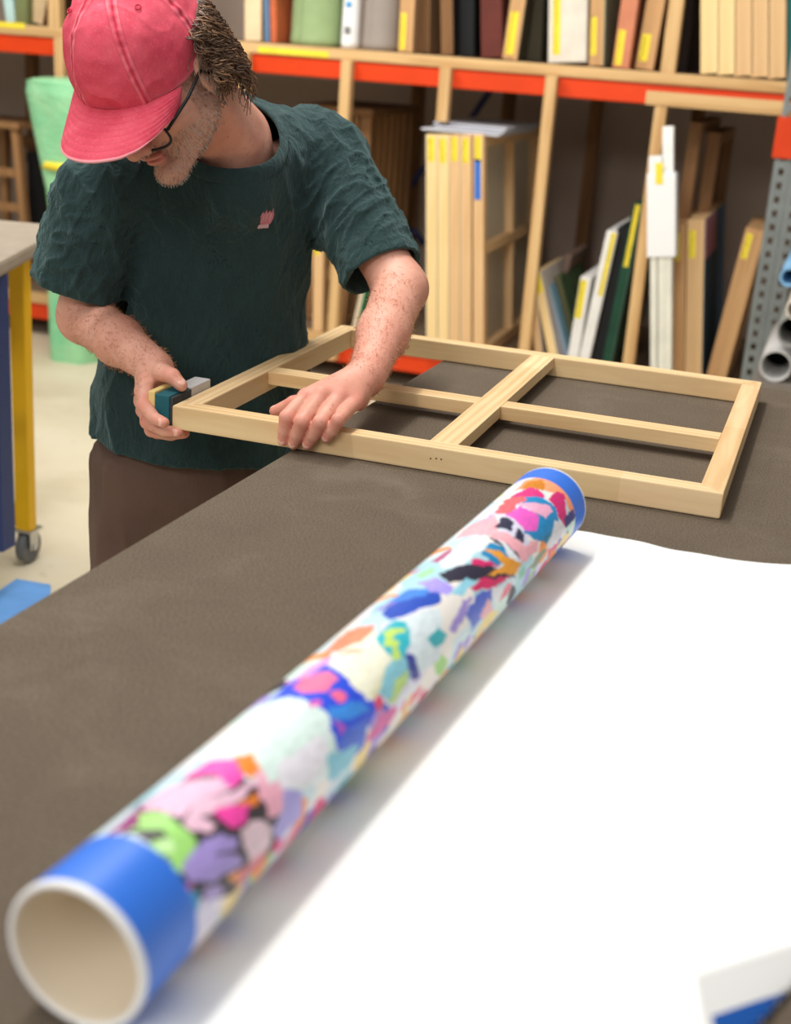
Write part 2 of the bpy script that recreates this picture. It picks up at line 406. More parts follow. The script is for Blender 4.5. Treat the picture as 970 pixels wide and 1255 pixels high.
# ------------------------------------------------------------------ painted canvas: rolled print, blank sheet and folded corner
PRINT = [(60,50,55,96,-18,136,-3,161,32,165,53,152,74,96,73,62,53,60,40,60,33,62,6,61,-5),
(235,244,244,145,-32,185,-21,254,-14,270,26,232,61,182,48,175,-1),
(150,55,120,57,-20,96,-18,84,-8,63,-8),
(240,190,215,95,-16,121,-15,145,13,142,19,109,10,96,11,90,-9),
(240,195,215,93,15,112,12,138,21,162,26,163,30,130,27,105,20,109,29,99,30,90,22),
(255,80,180,134,-10,159,-7,169,10,160,20,143,17,146,2,135,-6),
(250,140,40,171,4,191,17,179,24,163,24,165,13),
(255,165,130,188,7,217,28,191,32,179,24,190,16),
(235,130,40,138,28,158,34,152,39,138,34),
(250,70,170,115,23,130,27,143,36,133,42,117,37),
(250,180,200,172,24,187,35,179,52,167,55,156,51,160,35),
(175,165,230,181,46,200,57,197,72,166,74,157,62,173,55),
(235,205,215,123,45,146,48,154,61,145,70,126,67,123,57),
(165,225,120,83,-11,89,4,85,18,84,29,62,38,57,33,60,25,57,16,60,11,72,17,73,9,61,-5,71,-3),
(200,240,170,57,14,72,17,70,25,64,26),
(175,155,225,66,37,82,33,105,37,115,47,110,50,87,43,113,55,110,61,83,55,63,45),
(175,155,215,69,55,86,60,87,69,68,64),
(215,120,130,108,65,145,71,140,77,108,75),
(235,150,80,98,61,108,65,108,72,96,65),
(60,165,205,55,48,64,54,60,62,52,64),
(220,90,160,55,42,62,46,58,48),
(225,245,238,200,-16,255,-11,274,9,270,29,252,39,176,35,191,7,170,1),
(242,238,246,193,32,250,35,246,47,220,58,182,44),
(40,80,225,256,-15,301,-16,329,0,327,12,326,41,334,49,311,57,261,51,267,36,276,28,274,-2),
(60,145,235,282,26,315,38,322,49,291,44,274,33),
(70,110,220,261,51,278,49,313,54,300,70,276,69),
(130,200,220,246,51,292,64,276,73,242,70),
(255,120,160,284,-7,305,-9,320,5,317,14,295,13,282,3),
(255,110,150,294,19,307,21,307,30,293,26),
(225,100,190,271,10,282,16,276,20,267,16),
(190,90,190,275,34,284,47,273,46),
(225,160,215,293,-18,326,-14,349,-9,338,-1,313,-7,296,-14),
(230,70,110,333,43,345,46,346,56,331,59),
(220,95,165,304,70,330,60,364,66,364,74,334,75),
(255,145,110,359,-19,404,-20,421,-3,405,4,374,-2,359,-6),
(252,250,225,338,-1,371,0,406,7,387,30,366,40,329,43,323,27,330,11),
(255,160,125,351,-3,369,1,373,10,360,5),
(235,232,190,332,40,376,34,369,41,340,44),
(50,190,205,398,9,438,9,446,19,422,33,395,39,391,27),
(205,235,110,413,10,434,18,430,22,413,19,416,26,408,28,399,39,386,36,396,27,403,26,397,20),
(140,205,220,380,34,408,40,396,55,353,58,348,44),
(195,225,130,353,58,375,48,401,49,391,55,360,62),
(225,238,242,452,16,497,29,461,63,418,58,419,39),
(60,180,190,460,41,479,43,467,53),
(60,70,160,407,37,418,43,416,62,400,57),
(235,240,245,369,64,402,62,410,69,386,68),
(190,225,240,423,-16,454,-12,442,8,419,-2),
(35,80,190,451,-7,477,-3,521,15,509,26,462,13,440,5),
(65,135,225,476,-12,508,-6,520,11,503,10,477,-3),
(140,120,210,451,-17,476,-10,474,-4,455,-9),
(175,160,245,525,-3,547,4,546,23,527,25,517,12),
(165,235,165,548,-17,570,-9,560,-3,541,-6),
(190,40,110,590,-17,629,-11,613,-7,585,-9),
(40,40,60,559,5,595,14,630,35,672,61,601,38,552,19),
(45,45,70,594,-6,646,-5,615,-2,585,-1),
(20,140,195,637,18,669,17,692,46,639,36),
(235,240,248,577,-4,652,-7,680,6,645,15,598,13,575,3),
(252,180,190,661,-19,710,-20,744,-4,704,14,719,42,756,45,743,57,703,54,690,36,682,8,672,-10),
(40,45,75,709,7,742,5,742,19,717,21),
(40,45,75,715,30,736,27,734,37,718,39),
(240,100,200,751,6,785,9,779,32,749,33),
(250,90,100,750,-7,782,-4,789,5,756,7),
(40,50,80,679,11,695,40,695,49,683,43,677,22),
(240,245,250,685,19,690,36,691,53,675,40),
(220,35,110,615,16,629,24,646,39,618,29,608,21),
(245,165,50,648,16,664,30,679,46,696,54,673,59,614,37,654,42),
(220,45,105,569,36,601,38,655,57,616,52,573,40),
(235,110,135,620,68,647,61,658,65,646,73),
(85,110,215,539,50,576,46,606,51,597,64,545,69),
(245,185,195,568,63,593,58,603,72,574,71),
(165,145,220,497,50,543,39,560,42,525,53,502,56),
(150,215,235,535,26,576,27,585,34,546,34),
(60,180,190,453,42,479,41,486,51,472,55,455,48),
(130,200,170,685,61,705,62,704,70,684,70),
(255,160,115,830,-14,879,-12,895,-1,895,20,894,43,891,57,872,55,877,38,862,18,857,11,858,-2,842,-10),
(205,125,20,842,-10,874,-9,885,4,855,14,850,1),
(220,40,125,815,-11,851,-2,846,17,833,19,817,3,808,-9),
(220,40,120,845,26,871,26,883,35,869,46,853,63,836,50,844,38),
(30,130,170,761,50,829,46,825,55,783,61),
(10,140,200,815,4,833,19,840,36,828,52,765,51,739,32,785,33,794,9),
(250,100,110,756,-9,802,-13,817,0,810,6,789,5,756,4),
(250,180,210,789,5,804,12,830,29,829,37,803,36,791,25),
(240,95,200,752,6,783,9,791,33,765,39,745,32),
(190,160,225,713,-12,762,-11,743,-8),
(225,225,230,775,68,823,50,847,62,820,73),
(130,140,110,715,68,757,62,781,68,741,75),
(50,60,130,851,55,887,54,887,66,853,65)]

AX0 = np.array([-0.3441, 0.5557, 0]); AX1 = np.array([-0.2736, 1.4878, 0]); TL = float(np.linalg.norm(AX1 - AX0))
AD = (AX1 - AX0) / TL; SD = np.array([AD[1], -AD[0], 0.0])
def rad(t_):
    return 0.0447 + 0.0022 * np.exp(-t_ / 0.13) + 0.0008 * np.clip((t_ - 0.75) / 0.18, 0, 1)
def paint(T, A):
    """T mm along the roll, A mm round it (0 = top) -> rgb; strokes of the abstract painting"""
    n = len(T); q = np.stack([T / 9.0, A / 9.0, np.zeros(n)], 1)
    Tw = T + 2.2 * vnoise(q) + 0.9 * vnoise(q * 3.1); Aw = A + 2.2 * vnoise(q + 31.7) + 0.9 * vnoise(q * 3.1 + 9)
    base = np.array([0.80, 0.88, 0.90])[None] + 0.06 * vnoise(q * 0.6)[:, None] * np.array([1.2, 0.5, 0.3]); C_ = base.copy()
    pz = np.array([(214, 234, 240), (240, 240, 246), (200, 226, 236), (226, 222, 242), (216, 240, 230), (176, 218, 228), (246, 240, 232)]) / 255.0
    cs_ = np.random.default_rng(12); pts2 = np.stack([cs_.uniform(50, 900, 260), cs_.uniform(-150, 150, 260)], 1); pick = cs_.integers(0, 7, 260); best = np.full(n, 1e9)
    for (a_, b_), k_ in zip(pts2, pick):
        d_ = ((Tw - a_) + .5 * (Aw - b_)) ** 2 * .4 + (Aw - b_) ** 2; m_ = d_ < best; best[m_] = d_[m_]; C_[m_] = pz[k_]
    base = C_.copy()
    pal = [(40, 80, 200), (240, 130, 150), (70, 180, 195), (250, 225, 150), (40, 40, 60), (170, 150, 225), (235, 60, 130), (250, 150, 60), (160, 215, 120), (250, 240, 240)]
    rs = random.Random(3)
    for i in range(230):
        a0 = rs.choice((rs.uniform(64, 150), rs.uniform(-150, -30))); t0 = rs.uniform(60, 885); r1, r2 = rs.uniform(8, 26), rs.uniform(5, 14); th = rs.uniform(0, PI)
        x = (Tw - t0) * math.cos(th) + (Aw - a0) * math.sin(th); y = -(Tw - t0) * math.sin(th) + (Aw - a0) * math.cos(th)
        C_[(x / r1) ** 2 + (y / r2) ** 2 < 1] = np.array(rs.choice(pal)) / 255
    for b in PRINT:
        col = np.array(b[:3]) / 255.0; xs = np.array(b[3::2], float); ys = np.array(b[4::2], float); xs = xs.mean() + (xs - xs.mean()) * 1.08; ys = ys.mean() + (ys - ys.mean()) * 1.08; m = np.zeros(n, bool); k = len(xs)
        for i in range(k):
            x0, y0, x1, y1 = xs[i], ys[i], xs[(i + 1) % k], ys[(i + 1) % k]
            if y0 == y1: continue
            c_ = (y0 > Aw) != (y1 > Aw); m ^= c_ & (Tw < (x1 - x0) * (Aw - y0) / (y1 - y0) + x0)
        tone = 1 + 0.05 * vnoise(q * np.array([1.2, 4.5, 1]) + b[3])
        C_[m] = (col[None] * tone[:, None])[m]
    bl = (T < 57 + 1.2 * vnoise(q * 1.5)) | (T > 890 + 1.2 * vnoise(q * 1.5)); C_[bl] = np.array([46, 116, 222]) / 255
    C_[(T < 3.5) | (T > TL * 1000 - 3.5)] = 0.93
    return np.clip(C_, 0, 1)
nu, nv = 300, 470
th = np.linspace(-PI, PI, nu, endpoint=False); tt = np.linspace(0, TL, nv)
TH, TT = np.meshgrid(th, tt, indexing='ij'); RR = rad(TT) * (1 + 0.012 * np.cos(2 * TH + 0.8) * np.exp(-TT / 0.2))
RMAX = 0.0447 + 0.003
zc = TZ + 0.004 + rad(TT)
Vt = AX0 + AD * TT[..., None] + SD * (RR * np.sin(TH))[..., None]; Vt[..., 2] = zc + RR * np.cos(TH)
cv = tag(empty('painted_canvas', (AX0[0], AX0[1], TZ)), 'rolled canvas with colourful abstract brush strokes, its blank white back spread over the bench', 'painting')
me = grid_mesh('rolled_print', Vt, nu, nv, True)
rgb = paint((TT * 1000).ravel(), (TH * 46).ravel())
lin = np.where(rgb <= 0.04045, rgb / 12.92, ((rgb + 0.055) / 1.055) ** 2.4)
ca = me.color_attributes.new('print', 'FLOAT_COLOR', 'POINT'); ca.data.foreach_set('color', np.concatenate([lin, np.ones((len(lin), 1))], 1).astype(np.float32).ravel())
t = NT('printed_canvas'); va = t.new('ShaderNodeVertexColor'); va.layer_name = 'print'
t.link(va.outputs[0], t.b.inputs['Base Color']); t.b.inputs['Roughness'].default_value = 0.42; t.b.inputs['Specular IOR Level'].default_value = 0.5
v = coords(t); bump(t, noise(t, v, 900, 2), 0.08, 0.0005); M_PRINT = t.m
def put(name, me, mat, smooth=True):
    o = link(name, me, mat, cv, smooth); o.matrix_parent_inverse = Matrix.Translation(-Vector(cv.location)); return o
put('rolled_print', me, M_PRINT)
M_SHEET = plain('primed_canvas', srgb(245, 244, 241), 0.7, 0.01, 4, bmp=0.03)
M_INNER = plain('cream_liner', srgb(246, 232, 208), 0.8, 0.03, 6, bmp=0.05)
Vi = Vt.copy(); ctr = AX0 + AD * TT[..., None]; ctr[..., 2] = zc
Vi = ctr + (Vt - ctr) * 0.915
put('roll_liner', grid_mesh('roll_liner', Vi, nu, nv, True), M_INNER)
for k in (0, -1):   # thick white rims at both ends of the roll
    r0 = Vt[:, k]; r1 = Vi[:, k]; e = AD * (0.0012 if k else -0.0012)
    rim = np.stack([r0, r0 + (ctr[:, k] - r0) * 0.012 + e, r0 + (ctr[:, k] - r0) * 0.05 + e * 1.5, r1 + e, r1], 1)
    put('roll_rim', grid_mesh('roll_rim', rim, nu, 5, True), M_SHEET)
# the blank sheet: runs out from under the roll, wavy far edge, near right corner folded over
foldA, foldB = np.array(onz(928, 1262, TZ))[:2], np.array(onz(972, 1212, TZ))[:2]
fd = (foldB - foldA) / np.linalg.norm(foldB - foldA); fn = np.array([fd[1], -fd[0]])
if fn[0] < 0: fn = -fn
nx, ny = 150, 170; xs = np.linspace(0, 1, nx) ** 1.0; ys = np.linspace(0, 1, ny)
X, Y = np.meshgrid(xs, ys, indexing='ij')
yn = 0.555; L0 = AX0 + AD * 0.0; 
left = AX0[None] + AD[None] * (Y.ravel()[:, None] * 0.995); left = left.reshape(nx, ny, 3)
farw = -0.0 + 0.0
XR = 0.62
xw = left[..., 0] * (1 - X) + XR * X
far_y = 1.4878 + 0.070 - 0.02 * np.clip((xw + 0.27) / 0.2, 0, 1) + 0.004 * np.sin((xw + 0.1) * 60) * np.exp(-((xw + 0.14) / 0.05) ** 2) + 0.035 * np.clip(xw + 0.06, 0, 1)
blend = np.clip((xw + 0.2736) / 0.03, 0, 1)
near_y = 0.50
yl = left[..., 1]
yr = near_y + (far_y - near_y) * Y
yw = yl * (1 - np.clip((xw - left[..., 0]) / 0.04, 0, 1)) + yr * np.clip((xw - left[..., 0]) / 0.04, 0, 1)
zw = TZ + 0.0022 + 0.0015 * np.sin(xw * 9 + 1) * Y + 0.008 * np.clip((Y - 0.93) / 0.07, 0, 1) ** 2 * np.clip((xw + 0.08) / 0.1, 0, 1) * (0.6 + 0.4 * np.sin(xw * 26))
Vs = np.stack([xw, yw, zw], -1).reshape(-1, 3)
dist = (Vs[:, :2] - foldA) @ fn
me = grid_mesh('blank_sheet', Vs, nx, ny)
bm = bmesh.new(); bm.from_mesh(me)
bmesh.ops.bisect_plane(bm, geom=bm.verts[:] + bm.edges[:] + bm.faces[:], plane_co=(foldA[0], foldA[1], TZ), plane_no=(fn[0], fn[1], 0), clear_outer=True)
bm.to_mesh(me); bm.free()
put('blank_sheet', me, M_SHEET)
# folded flap: printed side up, white margin then blue border
def lifted(u, v):
    z = TZ + .0045
    for _ in range(60):
        p = onz(u, v, z); z = .5 * z + .5 * (TZ + 0.0045 + 0.050 * np.clip(-((p[:2] - foldA) @ fn) / 0.075, 0, 1) ** 0.9)
    return np.array(p[:2])
K, E1, E2 = lifted(849, 1194), lifted(969, 1156), lifted(858, 1250)
e1 = (E1 - K) / np.linalg.norm(E1 - K); e2 = (E2 - K) / np.linalg.norm(E2 - K)
det = e1[0] * e2[1] - e1[1] * e2[0]
na = 90; fa = np.linspace(0, 0.30, na); V_, Cc = [], []
M_BLUEINK = plain('blue_border_print', srgb(24, 90, 176), 0.45, 0.03, bmp=0.03)
for i in range(na):
    for j in range(na):
        p = K + e1 * fa[i] + e2 * fa[j]; d = (p - foldA) @ fn      # negative inside, fold line at 0
        s_ = -d; z = TZ + 0.0045 + 0.050 * np.clip(s_ / 0.075, 0, 1) ** 0.9
        V_.append((p[0], p[1], z))
fm = [];  mi = []
def infold(a): return ((np.array(V_[a])[:2] - foldA) @ fn) < 0.002
for i in range(na - 1):
    for j in range(na - 1):
        a = i * na + j; q = (a, a + na, a + na + 1, a + 1)
        if all(infold(k) for k in q): fm.append(q); mi.append(1 if (fa[j] > 0.0265 and fa[i] > 0.009) else 0)
me = bpy.data.meshes.new('folded_corner'); me.from_pydata(V_, [], fm); me.update()
o = put('folded_corner', me, [M_SHEET, M_BLUEINK]); me.polygons.foreach_set('material_index', mi); o['label'] = 'turned-over corner showing white margin and blue border'
o.data.update()
sm = o.modifiers.new('thickness', 'SOLIDIFY'); sm.thickness = 0.001; sm.offset = -1
# ------------------------------------------------------------------ the man
A_ = np.array
FB = A_([0.62, -0.785, 0.0]); SB = A_([0.785, 0.62, 0.0]); UB = A_([0, 0, 1.0])       # his front, his left, up
Hf = RM @ A_([-.492, .785, -.376]); Hl = RM @ A_([.727, .134, -.673]); Hf /= np.linalg.norm(Hf)
Hl -= Hf * (Hl @ Hf); Hl /= np.linalg.norm(Hl); Hu = np.cross(Hl * -1, Hf); Hu = Hu if Hu @ (RM @ A_([-.478, -.605, -.637])) > 0 else -Hu
HSC = 1.06
H0 = P(201, 97, 1.96)
psi = math.radians(7); Hf, Hl = Hf * math.cos(psi) + Hl * math.sin(psi), Hl * math.cos(psi) - Hf * math.sin(psi)
HM = np.stack([Hl, Hf, Hu], 1)                      # head-local (left, front, up) -> world
def hd(x, y, z): return H0 + HM @ (A_([x, y, z]) * HSC)
def hell(c, r): return ell(hd(*c), A_(r) * HSC, HM)
neck_b = P(283, 172, 2.13); chest = P(262, 262, 2.25); belly = P(252, 440, 2.36); hips = P(238, 540, 2.38)
shL, shR = P(397, 188, 2.30), P(126, 228, 2.13)
elL, wrL = P(491, 354, 2.21), P(449, 462, 1.965)
elR, wrR = P(104, 388, 2.22), P(191, 451, 2.02)
person = tag(empty('person', (float(hips[0]), float(hips[1]), 0)), 'person in a pink cap and dark green t-shirt bent over the stretcher frame', 'person')
def pput(o, parent=None):
    o.parent = parent or person
    o.matrix_parent_inverse = Matrix.Translation(-Vector(person.location)); return o

def build_body():
    s = SDF()
    # trunk under the clothes
    s.add(flat(chest, belly, 0.125, 0.12, FB, 0.68), 0.03)
    s.add(flat(belly, hips, 0.12, 0.125, FB, 0.7), 0.03)
    s.add(cone(neck_b - A_([0, 0, .06]), shL - SB * .02, 0.035, 0.04), 0.03)
    s.add(cone(neck_b - A_([0, 0, .06]), shR + SB * .02, 0.035, 0.04), 0.03)
    s.add(cone(neck_b - A_([0, 0, .03]), chest, 0.06, 0.085), 0.03)
    s.add(cone(neck_b + A_([0, 0, -.028]), neck_b + SB * .05 + A_([0, 0, -.065]), 0.050, 0.034), 0.02)
    # neck
    s.add(cone(neck_b + FB * -0.005, hd(0, -0.022, -0.03), 0.066, 0.058), 0.02)
    s.add(cone(neck_b + FB * .05 + SB * .012, hd(0.045, -0.02, -0.04), 0.016, 0.016), 0.02)     # neck tendon
    # head
    s.add(hell((0, -0.012, 0.045), (.077, .098, .085)), 0.02)
    s.add(hell((0, 0.030, -0.022), (.062, .066, .072)), 0.02)
    s.add(cone(hd(.048, .016, -.062), hd(.012, .084, -.090), 0.014, 0.014), 0.022)
    s.add(cone(hd(-.048, .016, -.062), hd(-.012, .084, -.090), 0.014, 0.014), 0.022)
    s.add(hell((0, .091, -.087), (.019, .016, .015)), 0.015)
    s.add(hell((.042, .062, -.018), (.02, .02, .018)), 0.02); s.add(hell((-.042, .062, -.018), (.02, .02, .018)), 0.02)
    s.add(hell((0, .083, .018), (.05, .013, .010)), 0.014)
    s.add(cone(hd(0, .092, .008), hd(0, .119, -.028), .0085, .0125), 0.010)
    s.add(hell((.012, .106, -.034), (.009, .011, .008)), 0.006); s.add(hell((-.012, .106, -.034), (.009, .011, .008)), 0.006)
    s.sub(hell((.032, .100, -.002), (.016, .012, .011)), 0.012); s.sub(hell((-.032, .100, -.002), (.016, .012, .011)), 0.012)
    s.add(hell((.031, .082, -.004), (.0145, .0135, .0135)), 0.004); s.add(hell((-.031, .082, -.004), (.0145, .0135, .0135)), 0.004)
    s.sub(hell((.031, .0985, -.005), (.0115, .006, .0032)), 0.003); s.sub(hell((-.031, .0985, -.005), (.0115, .006, .0032)), 0.003)
    s.add(hell((0, .098, -.052), (.022, .009, .0045)), 0.006); s.add(hell((0, .095, -.061), (.019, .010, .006)), 0.006)
    s.sub(hell((0, .107, -.0565), (.021, .010, .0013)), 0.003)
    for sg in (1, -1):
        s.add(hell((.077 * sg, -.004, -.008), (.007, .019, .031)), 0.006)
        s.sub(hell((.085 * sg, .001, -.006), (.006, .010, .017)), 0.005)
    # arms
    s.add(cone(shL, elL, 0.050, 0.041), 0.03); s.add(cone(elL, elL * .45 + wrL * .55, 0.044, 0.038), 0.02); s.add(cone(elL * .5 + wrL * .5, wrL, 0.037, 0.0285), 0.02)
    s.add(cone(shR, elR, 0.050, 0.042), 0.03); s.add(cone(elR, elR * .5 + wrR * .5, 0.043, 0.037), 0.02); s.add(cone(elR * .5 + wrR * .5, wrR, 0.037, 0.027), 0.02)
    # left hand: palm on the near rail, four fingers hooked over its front face, thumb inside the frame
    mc = [onz(376, 487, .972), onz(395, 484, .977), onz(416, 487, .974), onz(434, 494, .966)]
    for m, r in zip(mc, (.0135, .014, .0135, .0125)): s.add(cone(wrL * .9 + m * .1 + A_([0, 0, .002]), m, .020, r), 0.014)
    s.add(cone(mc[0] * .6 + wrL * .4 - A_([0, 0, .016]), mc[3] * .6 + wrL * .4 - A_([0, 0, .014]), .014, .013), 0.014)
    yf = FY0 - 0.0125
    pips = [ony(352, 513, yf - .004), ony(371, 518, yf - .007), ony(393, 519, yf - .006), ony(415, 516, yf - .003)]
    tips = [ony(347, 540, yf), ony(360, 544, yf), ony(377, 545, yf), ony(400, 537, yf)]
    rs_ = [(.0122, .0108, .0088), (.0125, .0110, .0090), (.0120, .0106, .0087), (.0108, .0094, .0078)]
    for m, q, e, r in zip(mc, pips, tips, rs_):
        mid = q * .45 + e * .55 + A_([0, -0.0012, 0]); kn = q + A_([0, -.001, .002])
        s.add(cone(m, kn, r[0], r[1]), 0.004); s.add(cone(kn, mid, r[1], r[2] + .0006), 0.0025); s.add(cone(mid, e, r[2] + .0004, r[2] - .0008), 0.002)
    tb = [wrL * .55 + mc[0] * .45 - A_([0, 0, .012]), ony(388, 489, 1.742), ony(360, 494, 1.742), ony(337, 504, 1.741)]
    s.add(cone(tb[0], tb[1], .018, .0135), 0.012); s.add(cone(tb[1], tb[2], .0125, .0108), 0.004); s.add(cone(tb[2], tb[3], .0105, .0082), 0.003)
    # right hand: grips the sanding block from its outer end, thumb on top
    m2 = [P(180, 467, 2.00), P(176, 480, 2.03), P(175, 492, 2.06), P(176, 503, 2.09)]
    for m, r in zip(m2, (.013, .0135, .013, .012)): s.add(cone(wrR * .85 + m * .15, m, .019, r), 0.014)
    p2 = [P(177, 497, 1.955), P(181, 517, 1.975), P(186, 527, 2.005), P(192, 530, 2.03)]
    t2 = [P(201, 518, 1.925), P(219, 529, 1.95), P(226, 531, 1.985), P(226, 531, 2.01)]
    for m, q, e, r in zip(m2, p2, t2, rs_):
        mid = q * .4 + e * .6 + A_([-.003, 0, -.004])
        s.add(cone(m, q, r[0], r[1]), 0.004); s.add(cone(q, mid, r[1], r[2] + .0006), 0.0025); s.add(cone(mid, e, r[2] + .0004, r[2] - .0008), 0.002)
    u2 = [wrR * .8 + m2[0] * .2, P(199, 456, 1.985), P(211, 461, 1.965), P(222, 472, 1.962)]
    s.add(cone(u2[0], u2[1], .018, .0145), 0.012); s.add(cone(u2[1], u2[2], .0135, .012), 0.004); s.add(cone(u2[2], u2[3], .0115, .0095), 0.003)
    pts = np.array([neck_b, hd(0, .14, .15), hd(0, -.13, .15), hd(.1, 0, 0), hd(0, .1, -.13), belly, hips, shL, shR, elL, elR, wrL, wrR] + tips + t2 + tb + p2)
    V, F = surface(s, pts.min(0) - .17, pts.max(0) + .17, 0.002)
    # soft natural unevenness, veins and knuckle creases
    me = np_mesh('body', V, F)
    loc = (V - H0) @ HM / HSC
    beard = np.clip((-.038 - loc[:, 2] + .25 * (loc[:, 1] - .07) * (loc[:, 1] < .07) + 0.012) / .02, 0, 1) * (loc[:, 1] > -.0) * (loc[:, 2] > -.135) * np.clip((loc[:, 1]) / .01, 0, 1) * (np.abs(loc[:, 0]) < .08)
    side = (np.abs(loc[:, 0]) > .050) * (loc[:, 2] < .02) * (loc[:, 2] > -.09) * (loc[:, 1] > -.012) * (loc[:, 1] < .035)
    beard = np.maximum(beard, side * .9) * (np.linalg.norm(V - H0, axis=1) < .2)
    beard *= 1 - .9 * ((np.abs(loc[:, 0]) < .022) & (loc[:, 2] > -.068) & (loc[:, 2] < -.046) & (loc[:, 1] > .09))
    attr(me, 'stubble', beard)
    lips = ((np.abs(loc[:, 0]) < .023) & (loc[:, 2] > -.068) & (loc[:, 2] < -.048) & (loc[:, 1] > .09)).astype(float)
    attr(me, 'lips', lips)
    allk = np.array(mc + pips + tips + m2 + p2 + t2 + [tb[2], tb[3], u2[2]]); dk = np.min(np.linalg.norm(V[:, None, :] - allk[None], axis=2), 1) if len(V) < 4e5 else np.zeros(len(V))
    attr(me, 'knuckle', np.clip(1 - (dk - .008) / .012, 0, 1) * 1.0 + .35 * (np.linalg.norm(V - wrL, axis=1) < .13))
    t = NT('skin'); v = coords(t)
    n = noise(t, v, 14, 6, 0.6); c = ramp(t, n, [(0.3, srgb(206, 142, 120)), (0.7, srgb(228, 172, 150))])
    sp = noise(t, v, 130, 3, 0.6); c = mix(t, c, srgb(164, 98, 72), ramp(t, sp, [(0.60, (0, 0, 0, 1)), (0.72, (0.55, 0.55, 0.55, 1))]))
    for nm, colr, f in (('knuckle', srgb(216, 122, 106), 0.45), ('stubble', srgb(160, 128, 108), 0.5), ('lips', srgb(186, 104, 92), 0.7)):
        at = t.new('ShaderNodeAttribute'); at.attribute_name = nm
        m_ = t.new('ShaderNodeMath', operation='MULTIPLY'); m_.inputs[1].default_value = f; t.link(at.outputs['Fac'], m_.inputs[0])
        c = mix(t, c, colr, m_.outputs[0])
    t.link(c, t.b.inputs['Base Color']); t.b.inputs['Roughness'].default_value = 0.5; t.b.inputs['Specular IOR Level'].default_value = 0.35
    t.b.inputs['Subsurface Weight'].default_value = 0.08; t.b.inputs['Subsurface Radius'].default_value = (0.01, 0.004, 0.002)
    bump(t, noise(t, v, 260, 4, 0.65), 0.25, 0.0012)
    o = pput(link('body', me, t.m, None, True))
    # nails
    nm = plain('finger_nail', srgb(232, 178, 160), 0.3, 0.02, bmp=0)
    def nail(q, e, out, w):
        d = e - q; d = d / np.linalg.norm(d); out = out - d * (out @ d); out = out / np.linalg.norm(out); x = np.cross(d, out)
        R_ = Matrix((Vector(x), Vector(d), Vector(out))).transposed(); nb_ = MB(); nb_.sphere(e + out * w * .72 - d * .002, 1, (w * .72, w * .85, w * .3), 14, rot=R_); pput(nb_.build('finger_nail', nm, None, True))
    for q, e, r in zip(pips, tips, rs_): nail(q * .5 + e * .5, e, A_([0, -1, .1]), r[2] - .0008)
    for q, e, r in zip(p2[:2], t2[:2], rs_): nail(q * .5 + e * .5, e, A_([0.1, -1, -.1]), r[2] - .0008)
    nail(u2[2], u2[3], A_([0, -.4, 1]), .0095); nail(tb[2], tb[3], A_([0, .1, 1]), .0085)
    return V, F, loc
BV, BF, BLOC = build_body()

# eyes
for sg in (1, -1):
    e_ = pput(MB().sphere(hd(.031 * sg, .0815, -.004), .0125 * HSC, seg=16).build('eye', plain('eye_white', srgb(225, 220, 212), 0.2, 0.01, bmp=0), None, True))
    i_ = pput(MB().sphere(hd(.031 * sg, .0905, -.006), .0048 * HSC, seg=12).build('iris', plain('eye_iris', srgb(60, 48, 36), 0.15, 0.01, bmp=0), None, True), e_); i_.matrix_parent_inverse = Matrix.Identity(4)

